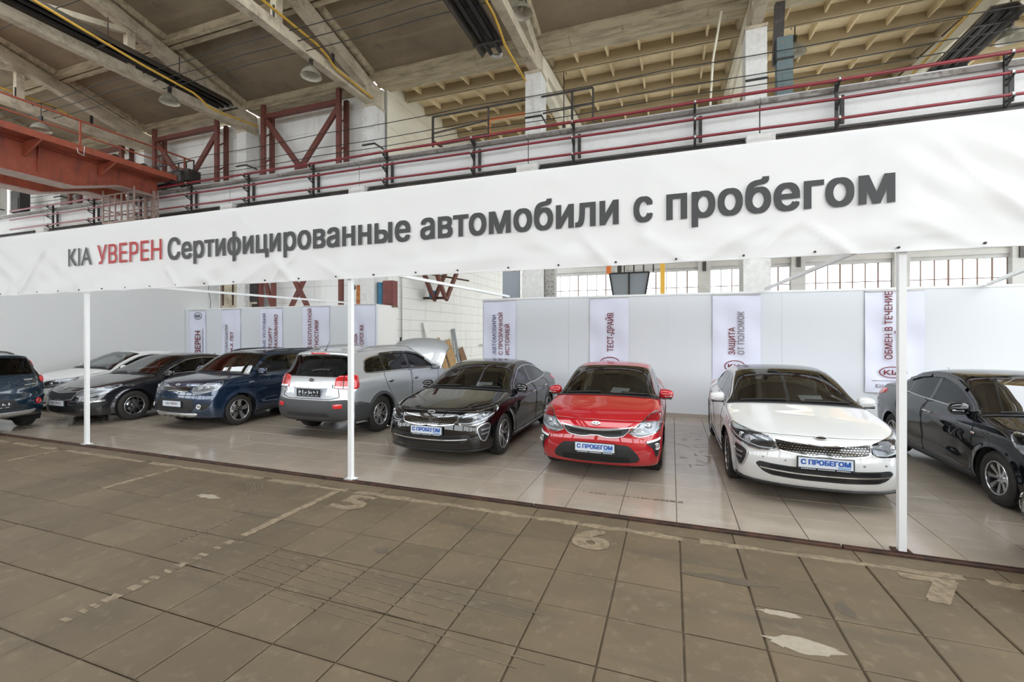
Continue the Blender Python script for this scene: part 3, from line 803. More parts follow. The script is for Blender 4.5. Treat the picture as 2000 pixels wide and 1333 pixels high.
for x0, x1, m in ((4.0-.06, 4.62, 'text_grey'),):
    MB().box(x0, x1, YR-.043, YR-.041, 1.005, 1.015).build('printed_rule', M[m], bpy.data.objects['wall_banner.008']).matrix_parent_inverse = bpy.data.objects['wall_banner.008'].matrix_world.inverted() if False else Matrix.Translation((-4.32, -YR, -.76))
# small camera on the corner of the left partition
t = empty('security_camera', (-17.95, 12.25, 2.93), 0, 'small security camera on the corner of the left partition', 'camera')
MB().lathe([(.055, -.22), (.06, -.06), (.05, 0)], 12, 'y', (-.05, 0, .0)).build('housing', M['board_white'], t)
MB().lathe([(.04, -.235), (.045, -.22)], 12, 'y', (-.05, 0, 0)).build('lens', M['dark'], t)
MB().bar((-.03, 0, 0), (.03, .06, .0), .03, .03).build('mount', M['board_white'], t)
o = MB().tube([(-17.9, 13.3, 2.9), (-17.88, 13.31, 3.3), (-17.86, 13.2, 3.7), (-17.9, 13.25, 4.5)], .008, 5).build('thin_cable', M['wire']); tag(o, 'thin dark cable hanging down the tall pale wall', 'cable')

# ---- red bracing frames in the column row
def channel(mb, a, b, w=.16, h=.10): return mb.bar(a, b, w, h, (0, 1, 0))
def bracing_up(x0, x1, lab, full=True):
    t = empty('bracing_frame', ((x0+x1)/2, 13.35, 8.1), 0, lab, 'bracing', 'red steel bracing frames')
    X0, X1 = x0-(x0+x1)/2, x1-(x0+x1)/2; zt = 2.55
    for X in (X0, X1):
        for dy in (-.1, .3):
            MB().bar((X, dy, 0), (X, dy, zt-(.05 if dy > 0 else -.2)), .17, .12).build('post', M['red_steel'], t)
        for z in (.5, 1.5): MB().bar((X, -.1, z), (X, .3, z+.35), .06, .05).build('lacing', M['red_steel'], t)
    MB().bar((X0, -.05, zt-.25), (X1, -.05, zt-.25), .18, .16).build('top_chord', M['red_steel'], t)
    MB().bar((X0+.05, -.03, zt-.35), (0, -.03, .1), .10, .20).build('diagonal', M['red_steel'], t)
    MB().bar((X1-.05, .0, zt-.35), (-.1, .0, .1), .10, .20).build('diagonal', M['red_steel'], t)
    MB().box(-.3, .3, -.06, -.03, -.02, .3).build('gusset_plate', M['red_steel'], t)
    return t
bracing_up(-14.95, -11.35, 'red steel bracing frame above the runway, the one left of the cream side wall')
bracing_up(-21.2, -17.45, 'red steel bracing frame above the runway, just right of the crane end')
bracing_up(-27.2, -23.4, 'red steel bracing frame far left behind the crane girder')
t = empty('bracing_frame', (-13.1, 13.4, 0), 0, 'red crossed bracing seen under the banner above the left partition', 'bracing', 'red steel bracing frames')
for X in (-2.15, -1.5, 1.72): MB().bar((X, 0, 0), (X, 0, 6.2), .16, .12).build('post', M['red_steel'], t)
MB().bar((-2.1, -.02, 4.6), (-1.5, -.02, 2.9), .09, .14).build('lacing', M['red_steel'], t)
MB().bar((-.85, -.08, 4.8), (.55, -.08, 2.5), .10, .17).build('diagonal', M['red_steel'], t)
MB().bar((.5, -.02, 4.8), (-.9, -.02, 2.5), .10, .17).build('diagonal', M['red_steel'], t)
t = empty('bracing_frame', (-17.25, 13.4, 0), 0, 'short red bracing post beside the tall pale wall under the banner', 'bracing', 'red steel bracing frames')
MB().bar((-.05, 0, 0), (-.05, 0, 6.2), .14, .12).build('post', M['red_steel'], t)
MB().bar((0, -.02, 2.7), (.35, -.02, 3.9), .08, .12).build('lacing', M['red_steel'], t)
# old concrete panel, dark opening
t = empty('wall_cabinet', (-16.55, 13.05, 2.6), 0, 'rusty framed concrete niche above the left partition', 'niche')
MB().box(-.4, .4, 0, .1, 0, 1.5).build('back_panel', M['concrete'], t)
MB().box(-.32, -.26, -.03, 0, .5, 1.4).build('rusty_frame', M['rust'], t); MB().box(.22, .28, -.03, 0, .5, 1.4).build('rusty_frame', M['rust'], t)
t = empty('dark_opening', (-15.75, 13.3, 2.6), 0, 'dark window opening beside the concrete niche', 'opening')
MB().box(-.4, .42, 0, .05, 0, 1.6).build('recess', M['dark_steel'], t)
MB().box(-.4, .42, -.02, 0, .55, .62).build('shelf', M['concrete'], t); MB().box(.05, .13, -.02, 0, 0, .55).build('prop', M['concrete'], t)
# column valve, barrel and red cabinet
t = empty('pipe_valve', (-10.55, 13.05, 3.5), 0, 'dark valve wheel with rust run on the column above the left partition', 'valve')
MB().lathe([(.03, 0), (.12, -.03), (.12, -.06), (.03, -.09)], 14, 'y', (0, 0, .1)).build('hand_wheel', M['black_steel'], t)
MB().lathe([(.05, -.02), (.05, .08)], 10, 'y', (0, 0, .1)).build('spindle', M['black_steel'], t)
MB().box(.12, .26, .005, .022, -.55, .18).build('rust_run', mat('rust_run', (.45, .20, .04), .8, noise=(9, (.30, .07, .03), .45, .6)), t)
t = empty('blue_barrel', (-9.545, 13.3, 2.93), 0, 'blue steel barrel standing high behind the red cabinet', 'barrel')
MB().lathe([(.14, 0), (.15, .02), (.14, .04), (.14, .36), (.15, .38), (.14, .40), (.14, .78), (.15, .80), (.14, .82)], 24).build('drum', M['blue_paint'], t)
MB().lathe([(.15, .80), (.155, .83), (.12, .83)], 24).build('rim', M['blue_paint'], t)
t = empty('red_cabinet', (-9.17, 13.1, 2.95), 0, 'dark red steel cabinet above the end of the left partition', 'cabinet')
MB().box(-.20, .20, 0, .3, 0, .85).build('body', M['cabinet_red'], t); MB().box(-.18, .18, -.02, 0, .05, .80).build('door', M['cabinet_red'], t)
MB().box(-.20, .22, .05, .3, -.05, 0).build('shelf', M['wood_dark'], t)
# brackets and things on the side wall behind
t = empty('steel_bracket', (-9.2, 16.5, 3.5), 0, 'hanging red V shaped steel bracket with a blue patch under the banner', 'bracket')
for dx in (0, .55):
    MB().bar((dx, -1.2, 1.2), (dx, -.2, -.1), .12, .16).build('arm', M['red_steel'], t)
    MB().bar((dx, .95, 1.25), (dx, -.15, -.15), .12, .16).build('arm', M['red_steel'], t)
MB().box(-.06, -.02, -.45, .05, -.08, .25).build('blue_plate', M['blue_paint'], t)
MB().bar((0, -1.4, .85), (.6, 1.9, .85), .06, .06).build('cross_bar', M['rust'], t); MB().bar((-.52, -.1, -.05), (.55, .1, -.05), .08, .1).build('lower_bar', M['rust'], t)
o = MB().tube([(-9.66, 14.7, 6), (-9.66, 14.7, .95), (-9.66, 20, .95)], .03, 8).build('wall_pipe', M['clip']); tag(o, 'thin pipe running down and along the cream side wall', 'pipe')
t = empty('blue_valve', (-9.6, 23.0, 1.2), 0, 'small blue valve on the cream side wall right of the boards', 'valve')
MB().lathe([(.09, 0), (.09, .3)], 10).build('body', M['blue_paint'], t); MB().box(-.03, .03, -.9, .0, .12, .2).build('pipe', M['clip'], t)
for (y, w, h, m, lab, tilt) in ((16.6, .30, 2.45, 'board_white', 'tall white board leaning on the side wall', .28), (17.6, .42, 1.75, 'wood', 'raw timber plank leaning on the side wall, leftmost of the wooden ones', .30), (18.5, .62, 1.65, 'wood', 'wide pale plywood sheet leaning behind the timber plank', .22), (19.2, .20, 2.2, 'board_grey', 'grey metal profile leaning upright beside the plywood', .06), (19.9, .5, 1.25, 'wood_dark', 'short brown board leaning right of the grey profile', .25), (16.0, .5, 1.0, 'wood_dark', 'dark brown board leaning behind the raised bonnet', .2), (17.1, .18, 1.5, 'wood_dark', 'thin dark lath between the white board and timber plank', .2)):
    t = empty('leaning_board', (-9.68, y, 0), 0, lab, 'board', 'boards leaning on the side wall')
    a = Vector((.12+tilt*h*.5, .25, 0)); b = Vector((.05, -.25, h))
    MB().bar(a, b, w, .035, (1, 0, 0)).build('board_panel', M[m], t)
o = MB().bar((-9.3, 14.1, 0), (-9.3, 14.1, 1.85), .05, .05).build('iron_rod', M['black_steel']); tag(o, 'short dark iron rod behind the raised bonnet', 'rod')
# dirty poster door and brickwork beside the middle column
t = empty('metal_door', (-4.72, 13.2, 0), 0, 'grey metal door with a torn poster left of the concrete column', 'door')
MB().box(-.28, .28, 0, .06, 0, 5.6).build('leaf', M['board_grey'], t); MB().box(-.14, .24, -.01, 0, 3.9, 4.6).build('poster', M['brick'], t)
t = empty('brick_pier', (-3.5, 13.3, 0), 0, 'narrow dirty brick pier right of the concrete column', 'pier')
MB().box(-.15, .15, .005, .3, 0, 5.7).build('mortar_core', M['seam'], t)
for r in range(47):
    for q in range(2):
        MB().box(-.15+q*.15+.006, q*.15-.006, 0, .02, r*.12+.006, r*.12+.112).build('brick', M['brick'], t)
# yellow-orange cab of a crane far behind
t = empty('rear_crane_cab', (-2.6, 30.0, 4.4), 0, 'glazed yellow crane cab hanging in the rear nave before the windows', 'crane cab')
MB().prism([(-1.0, 0), (1.0, 0), (1.25, 1.5), (-1.25, 1.5)], 0, .06, 'xz').build('front_glass', M['board_grey'], t)
for a, b in (((-1.0, 0), (-1.25, 1.5)), ((0, 0), (0, 1.5)), ((1, 0), (1.25, 1.5)), ((-1.25, 1.5), (1.25, 1.5)), ((-1, 0), (1, 0))):
    MB().bar((a[0], -.03, a[1]), (b[0], -.03, b[1]), .1, .1).build('frame_bar', M['black_steel'], t)
MB().prism([(1.25, 1.5), (1.0, 0), (1.7, -.15), (2.0, 1.3)], .0, .06, 'xz').build('side_glass', M['window_glass'], t)
MB().bar((2.05, 0, -.6), (2.05, 0, 7.0), .28, .28).build('yellow_post', M['yellow'], t); MB().bar((-1.3, 0, 1.5), (-1.3, 0, 7.0), .3, .2).build('orange_hanger', M['orange'], t)
for x in (-.7, -.3, .3, .9, 1.5): MB().bar((x, 0, 1.5), (x, 0, 3.2), .08, .08).build('hanger', M['black_steel'], t)

# ---- gallery railing beside the middle column
t = empty('gallery_railing', (-4.0, 13.25, 8.2), 0, 'black gallery railing above the runway beam around the middle column', 'railing')
for a, b, w in (((-3.5, 0, 0), (-3.5, 0, 1.0), .06), ((-1.5, 0, 0), (-1.5, 0, 1.0), .05), ((1.82, 0, 0), (1.82, 0, 1.0), .05), ((1.2, .0, 0), (1.2, .0, 1.0), .06)):
    MB().bar(a, b, w, w).build('post', M['dark_steel'], t)
MB().bar((-3.5, 0, 1.0), (1.82, 0, 1.02), .05, .05).build('top_rail', M['dark_steel'], t)
MB().bar((-3.5, 0, .45), (-1.5, 0, .58), .04, .04).build('middle_rail', M['dark_steel'], t)
MB().bar((.3, 0, .5), (1.82, 0, .55), .04, .04).build('middle_rail', M['dark_steel'], t)
MB().bar((-3.4, .1, .12), (-1.5, .1, .16), .08, .10).build('lower_bar', M['dark_steel'], t)
MB().bar((-3.5, 0, .2), (-2.9, -.1, -.25), .08, .08).build('stay', M['rust'], t)
t = empty('orange_railing', (-5.3, 13.7, 7.8), 0, 'orange handrail in the rear nave left of the middle column', 'railing')
MB().bar((-.6, 0, 1.22), (1.05, 0, 1.22), .06, .06).build('top_rail', M['orange'], t)
MB().bar((-.35, 0, .75), (1.05, 0, .75), .035, .035).build('middle_rail', M['orange'], t); MB().bar((-.35, 0, 0), (-.35, 0, 1.22), .05, .05).build('post', M['orange'], t)
t = empty('teal_post', (2.75, 13.4, 6.2), 0, 'weathered teal steel post right of the concrete column', 'post')
MB().box(-.18, .18, -.14, .14, 0, 3.45).build('shaft', M['teal_steel'], t)
MB().bar((-.12, .2, 2.9), (-.10, -.02, 4.4), .22, .2).build('dark_stay', M['dark_steel'], t)
MB().box(-.2, .2, -.16, .16, 2.85, 2.9).build('collar', M['black_steel'], t)
o = MB().tube([(.95, 12.95, 7.88), (1.05, 13.3, 9.4), (1.25, 13.2, 10.6)], .03, 8).build('slim_conduit', M['cream_wall']); tag(o, 'slim cream conduit rising left of the teal post column', 'pipe')
# ---- horizontal cables
for k, (y, z, dz) in enumerate(((13.05, 8.72, .0), (13.0, 8.42, .0), (9.6, 10.35, .15), (9.9, 10.25, .1), (7.4, 10.9, .3), (10.2, 10.15, .1), (13.1, 9.25, .0))):
    pts = [(x, y, z + dz*.1*math.sin(x) - .05*math.sin((x % 6.03)/6.03*math.pi)) for x in np.arange(-30, 10.1, 1.0)]
    o = MB().tube(pts, .013, 5).build('long_cable', M['wire']); tag(o, ['thin cable passing the column clamps along the row', 'lower thin cable below the column clamps', 'front cable strung beneath the roof near the lamps', 'second cable strung beneath the roof near the lamps', 'highest cable strung under the sloping roof', 'third cable strung beneath the roof near the lamps', 'upper thin cable just below the column heads'][k], 'cable', 'cables strung along the hall')

# ---- radiant heaters and gas pipes along trusses
def heater(x, y0, y1, z, lab):
    t = empty('radiant_heater', (x, y0, z), 0, lab, 'heater', 'twin tube radiant heaters')
    L = y1-y0
    MB().prism([(-.42, .0), (-.25, .24), (.25, .24), (.42, .0), (.38, 0), (.23, .21), (-.23, .21), (-.38, 0)], 0, L, 'xz').build('reflector', M['heater'], t)
    for dx in (-.14, .14): MB().lathe([(.06, 0), (.06, L)], 12, 'y', (dx, 0, .06)).build('tube', M['heater_tube'], t)
    MB().tube([(-.14, L, .06), (-.14, L+.1, .06), (-.07, L+.17, .06), (.07, L+.17, .06), (.14, L+.1, .06), (.14, L, .06)], .055, 8).build('return_bend', M['clip'], t)
    for q in range(int(L/2)+1): MB().box(-.44, .44, q*2+.3, q*2+.36, -.03, 0).build('hanger_bar', M['black_steel'], t)
    for q in range(int(L/2)): MB().bar((.3, q*2+.33, .2), (.3, q*2+.33, .75), .02, .02).build('hanger_rod', M['rust'], t)
heater(-15.62, 4.0, 12.2, 10.37, 'long dark twin tube heater along the truss at the upper left')
heater(-4.72, 3.0, 11.9, 9.92, 'dark twin tube heater hanging at the top centre')
heater(7.4, 13.9, 21, 9.55, 'twin tube heater in the rear nave at the upper right')
for X, z, lab in ((-16.4, 10.75, 'yellow gas pipe along the truss at the upper left'), (-9.78, 10.45, 'yellow gas pipe along the truss left of centre'), (-4.22, 10.02, 'yellow gas pipe beside the heater at the top centre'), (-22.4, 10.7, 'yellow gas pipe over the red crane'), (7.0, 10.0, 'yellow gas pipe beside the heater at the upper right')):
    y0, y1 = (13.9, 24) if X > 6 else (1, 13.1)
    pts = [(-14.9, 3, 10.6), (-14.9, 8.9, 10.02), (-14.9, 10.5, 9.95), (-14.9, 10.75, 9.86), (-14.92, 11.0, 9.74), (-14.95, 11.3, 9.74), (-15.2, 13.2, 10.05)] if X == -16.4 else [(X, y0, z), (X, y1-2.6, z), (X, y1-2.2, z-.1), (X, y1-1.8, z-.28), (X, y1, z-.3)]
    o = MB().tube(pts, .035, 8).build('gas_pipe', M['pipe_yellow']); tag(o, lab, 'pipe', 'yellow gas pipes')
# ---- dome lamps
def dome(x, y, z, lab, arm=.45, rod=.62):
    t = empty('dome_lamp', (x, y, z), 0, lab, 'lamp', 'enamel dome lamps')
    MB().lathe([(.05, .32), (.09, .27), (.16, .22), (.25, .12), (.30, .0)], 22, cap=False).build('shade', M['lamp_shade'], t)
    MB().lathe([(.045, .30), (.085, .26), (.15, .21), (.24, .115), (.292, .002)], 22, cap=False).build('inner_shade', M['lamp_inner'], t)
    MB().lathe([(.055, .30), (.06, .5), (.05, .52)], 12).build('socket', M['dark_steel'], t)
    MB().lathe([(.02, .24), (.06, .18), (.06, .12), (.02, .07)], 12).build('bulb', M['lamp_inner'], t)
    MB().tube([(0, 0, .5), (0, 0, rod-.02), (0, arm, rod)], .016, 6).build('arm', M['black_steel'], t)
dome(-10.0, 10.5, 9.55, 'dome lamp hanging from the truss left of centre')
dome(-15.9, 10.4, 9.75, 'dome lamp hanging under the long left heater')
dome(-21.4, 9.6, 9.3, 'dome lamp above the crane railing at the far left', rod=1.0)
dome(-3.75, 11.3, 10.45, 'dome lamp cut by the top edge right of the central heater')
dome(-3.5, 15.2, 8.75, 'dome lamp behind the gallery railing', rod=2.4)
dome(3.4, 15.2, 10.2, 'dome lamp right of the teal post in the rear nave', rod=1.0)
dome(7.9, 14.6, 9.25, 'dome lamp at the upper right corner beside the heater')
for X in (-10.2, -16.2, -22.2):
    for y in (9.2, 11.4):
        o = MB().bar((X+.2, y, 10.1), (X+.2, y, 10.75), .05, .09).build('hanger_strap', M['black_steel']); tag(o, 'dark steel hanger strap on the truss %s, %s one' % ({-10.2: 'with the round lamp left of centre', -16.2: 'with the long left heater', -22.2: 'over the red crane'}[X], 'nearer' if y < 10 else 'farther'), 'strap', 'hanger straps on the trusses')

# ---- overhead travelling crane on the left
cr = empty('overhead_crane', (-19.0, 12.8, 8.15), 0, 'red overhead travelling crane reaching out from the upper left', 'crane')
def girder(x, nm):
    # side view in (y, z): deep in the middle, shallow at the end
    prof = [(-16, -1.05), (-3.2, -1.05), (-1.9, -.62), (-.5, -.62), (-.5, -.05), (-16, -.05)]
    MB().prism(prof, x-.22, x+.22, 'yz').build(nm, M['crane_red'], cr)
    MB().box(x-.34, x+.34, -16, -.4, -.06, .02).build('top_flange', M['crane_red'], cr)
    MB().add([(x-.32, -16, -1.1), (x+.32, -16, -1.1), (x+.32, -3.2, -1.1), (x-.32, -3.2, -1.1), (x-.32, -1.9, -.67), (x+.32, -1.9, -.67), (x+.32, -.5, -.67), (x-.32, -.5, -.67)] +
             [(x-.32, -16, -1.06), (x+.32, -16, -1.06), (x+.32, -3.2, -1.06), (x-.32, -3.2, -1.06), (x-.32, -1.9, -.63), (x+.32, -1.9, -.63), (x+.32, -.5, -.63), (x-.32, -.5, -.63)],
             [(0,1,2,3), (3,2,5,4), (4,5,6,7), (8,11,10,9), (11,12,13,10), (12,15,14,13), (0,3,11,8), (3,4,12,11), (4,7,15,12), (1,9,10,2), (2,10,13,5), (5,13,14,6), (7,6,14,15), (0,8,9,1)]).build('bottom_flange', M['crane_grey'], cr)
    for k in range(8):
        y = -15 + k*1.55
        MB().prism([(.22, -.06), (.22, -.9), (.27, -.9), (.34, -.1), (.34, -.06)], y, y+.025, 'xz').build('stiffener', M['crane_red'], cr).location = (x, 0, 0)
girder(-.75, 'girder'); girder(-2.7, 'girder')
MB().box(-.52, .48, -16, .2, .0, .06).build('walkway', M['crane_red'], cr)
MB().box(.44, .50, -16, .2, -.10, .10).build('walkway_edge', M['crane_red'], cr)
for k in range(7):
    MB().prism([(-.5, -.02), (.46, -.02), (.46, -.1), (-.5, -.5)], -14.5+k*2.0, -14.44+k*2.0, 'xz').build('walkway_bracket', M['crane_red'], cr)
MB().box(-.3, -.1, -16, -.6, .06, .14).build('cable_channel', M['black_steel'], cr)
for y in (-9.2, -6.5, -3.5, -.1): MB().bar((.46, y, -.1), (.46, y, .92), .05, .05).build('railing_post', M['crane_red'], cr)
MB().bar((.46, -16, .92), (.46, .2, .92), .05, .05).build('top_rail', M['crane_red'], cr); MB().bar((.46, -16, .46), (.46, .2, .46), .04, .04).build('middle_rail', M['crane_red'], cr)
for x in (.1, .55, 1.0): MB().bar((x-.5, .25, 0), (x-.5, .25, .95), .04, .04).build('end_rail_post', M['dark_steel'], cr)
for z in (.5, .95): MB().bar((-1.7, .25, z), (.5, .25, z), .04, .04).build('end_rail', M['dark_steel'], cr)
MB().box(-3.6, .9, -.25, .25, -.05, .4).build('end_truck', M['dark_steel'], cr)
for x in (-3.0, .3):
    MB().lathe([(.06, -.1), (.26, -.1), (.26, .1), (.06, .1)], 20, 'y', (x, .05, .02)).build('wheel', M['black_steel'], cr)
for y in (-2.2, -1.7, -1.25, -.8): MB().lathe([(.13, -.42), (.16, -.4), (.16, .1), (.13, .12)], 14, 'x', (-.15, y, .2)).build('drive_motor', M['black_steel'], cr)
rbox(MB(), (0, 0, 0), (.5, .4, .4), .06)
rbx = MB(); rbox(rbx, (.35, -.2, .1), (.55, .45, .5), .08); rbx.build('gearbox', M['dark_steel'], cr)
MB().tube([(.48, -3.6, .0), (.56, -3.6, -.2), (.56, -3.45, -.25), (.50, -3.4, .1)], .015, 6).build('hook_handle', M['clip'], cr)
MB().box(-1.9, -1.5, -8.6, -7.6, .1, .4).build('tarpaulin', M['board_white'], cr)
# service platform hanging under the crane end
pf = MB().box(-.95, .95, -.45, .45, -.05, 0).build('service_platform', M['crane_grey'], cr); pf.location = (-1.2, -1.05, -1.80)
for x in np.linspace(-.92, .92, 6):
    for y in (-.42, .42): MB().bar((x, y, 0), (x, y, 1.05 if abs(x) < .8 else 1.25), .045, .045).build('platform_bar', M['crane_grey'], pf)
for y in (-.42, .42):
    for z in (.35, .7, 1.05): MB().bar((-.95, y, z), (.95, y, z), .04, .04).build('platform_rail', M['crane_grey'], pf)
for x in (-.92, .92):
    for z in (.5, 1.05): MB().bar((x, -.42, z), (x, .42, z), .04, .04).build('platform_side_rail', M['crane_grey'], pf)
for x in (.3, .8): MB().bar((x, .35, 0), (x, .35, 1.3), .06, .1).build('platform_hanger', M['crane_grey'], pf)
# festoon box at far left
t = empty('switch_box', (-31.2, 13.2, 7.9), 0, 'dark electrical switch box at the far left end of the runway', 'box')
MB().box(-.4, .4, -.2, .2, .2, 1.3).build('case', M['black_steel'], t); MB().box(-.3, .3, -.22, -.2, .3, .9).build('door', M['dark_steel'], t); MB().bar((-.5, 0, -.2), (-.5, 0, 1.6), .12, .12).build('mount', M['red_steel'], t)
# crumpled clear film on the floor under the silver car
V, F = [], []
random.seed(3)
for i in range(9):
    for j in range(9): V.append((-6.1+i*.07+random.uniform(-.02, .02), 7.75+j*.05, .02+abs(random.gauss(0, .1))*(1-abs(i-4)/5)))
for i in range(8):
    for j in range(8): F.append((i*9+j, (i+1)*9+j, (i+1)*9+j+1, i*9+j+1))
o = link('plastic_film', mesh('plastic_film', V, F), M['film']); tag(o, 'crumpled clear plastic film on the floor under the silver car', 'film')
# ================================================================== CARS
def crom(P, cnt):
    """Catmull-Rom resampling of rows in P, cnt[i] samples on span i"""
    P = np.asarray(P, float); out = []
    for i in range(len(P)-1):
        n = cnt[i]
        p0, p1, p2, p3 = P[max(i-1, 0)], P[i], P[i+1], P[min(i+2, len(P)-1)]
        for k in range(n):
            t = k/n
            # limited tangents keep the curve close to the polygon
            m1 = .5*(p2-p0)*.85; m2 = .5*(p3-p1)*.85
            h = (2*t**3-3*t**2+1)*p1 + (t**3-2*t**2+t)*m1 + (-2*t**3+3*t**2)*p2 + (t**3-t**2)*m2
            out.append(h)
    out.append(P[-1]); return np.array(out)

def clip_poly(poly, x0, x1, y0, y1):
    def cut(ps, ax, v, keep_less):
        out = []
        for i in range(len(ps)):
            a, b = ps[i-1], ps[i]
            ia = (a[ax] <= v) if keep_less else (a[ax] >= v); ib = (b[ax] <= v) if keep_less else (b[ax] >= v)
            if ia != ib:
                t = (v-a[ax])/(b[ax]-a[ax]); q = [a[0]+(b[0]-a[0])*t, a[1]+(b[1]-a[1])*t]; q[ax] = v; out.append(tuple(q))
            if ib: out.append(b)
        return out
    ps = list(poly)
    for ax, v, k in ((0, x0, False), (0, x1, True), (1, y0, False), (1, y1, True)):
        if len(ps) < 3: return []
        ps = cut(ps, ax, v, k)
    return ps

def grid_poly(poly, cell):
    """2-D polygon cut into small faces: returns verts, faces"""
    xs = [p[0] for p in poly]; ys = [p[1] for p in poly]
    nx = max(1, int(math.ceil((max(xs)-min(xs))/cell))); ny = max(1, int(math.ceil((max(ys)-min(ys))/cell)))
    gx = np.linspace(min(xs), max(xs), nx+1); gy = np.linspace(min(ys), max(ys), ny+1)
    idx = {}; V = []; F = []
    for i in range(nx):
        for j in range(ny):
            q = clip_poly(poly, gx[i], gx[i+1], gy[j], gy[j+1])
            if len(q) < 3: continue
            f = []
            for p in q:
                k = (round(p[0], 5), round(p[1], 5))
                if k not in idx: idx[k] = len(V); V.append(k)
                if not f or f[-1] != idx[k]: f.append(idx[k])
            if len(f) > 1 and f[0] == f[-1]: f.pop()
            if len(set(f)) >= 3: F.append(tuple(dict.fromkeys(f)))
    return V, F

def smooth_poly(P, n=5, closed=True):
    P = [np.array(p, float) for p in P]; out = []; m = len(P)
    for i in range(m if closed else m-1):
        p0, p1, p2, p3 = P[(i-1) % m], P[i], P[(i+1) % m], P[(i+2) % m]
        for k in range(n):
            t = k/n; m1 = .32*(p2-p0); m2 = .32*(p3-p1)
            out.append((2*t**3-3*t**2+1)*p1+(t**3-2*t**2+t)*m1+(-2*t**3+3*t**2)*p2+(t**3-t**2)*m2)
    return [tuple(p) for p in out]

def in_poly(x, y, poly):
    c = False; n = len(poly)
    for i in range(n):
        a, b = poly[i-1], poly[i]
        if (a[1] > y) != (b[1] > y) and x < (b[0]-a[0])*(y-a[1])/(b[1]-a[1])+a[0]: c = not c
    return c

def near_poly(x, y, poly):
    best = None
    for i in range(len(poly)):
        ax, ay = poly[i-1]; bx_, by_ = poly[i]; dx, dy = bx_-ax, by_-ay; L = dx*dx+dy*dy
        t = 0 if L < 1e-12 else max(0, min(1, ((x-ax)*dx+(y-ay)*dy)/L)); px, py = ax+t*dx, ay+t*dy
        d = math.hypot(px-x, py-y)
        if best is None or d < best[0]: best = (d, px, py)
    return best

def solid_patch(V, Nn, F, thick):
    """sheet with a skirt going back by thick along -normal"""
    V = list(V); n = len(V); e = {}
    for f in F:
        for i in range(len(f)):
            a, b = f[i-1], f[i]
            if (b, a) in e: del e[(b, a)]
            else: e[(a, b)] = 1
    V2 = V + [V[i]-Nn[i]*thick for i in range(n)]
    F2 = list(F) + [(b, a, a+n, b+n) for (a, b) in e]
    return V2, F2

def orient(V, F, Nn):
    """wind the faces so that they look along the given outward normals"""
    out = []
    for f in F:
        a, b, c = V[f[0]], V[f[1]], V[f[2]]
        n = (b-a).cross(c-b)
        for k in range(3, len(f)): n = n+(V[f[k]]-V[f[0]]).cross(V[f[k]]-V[f[k-1]])*0
        m = sum((Nn[i] for i in f), Vector((0, 0, 0)))
        out.append(f if n.dot(m) >= 0 else f[::-1])
    return out

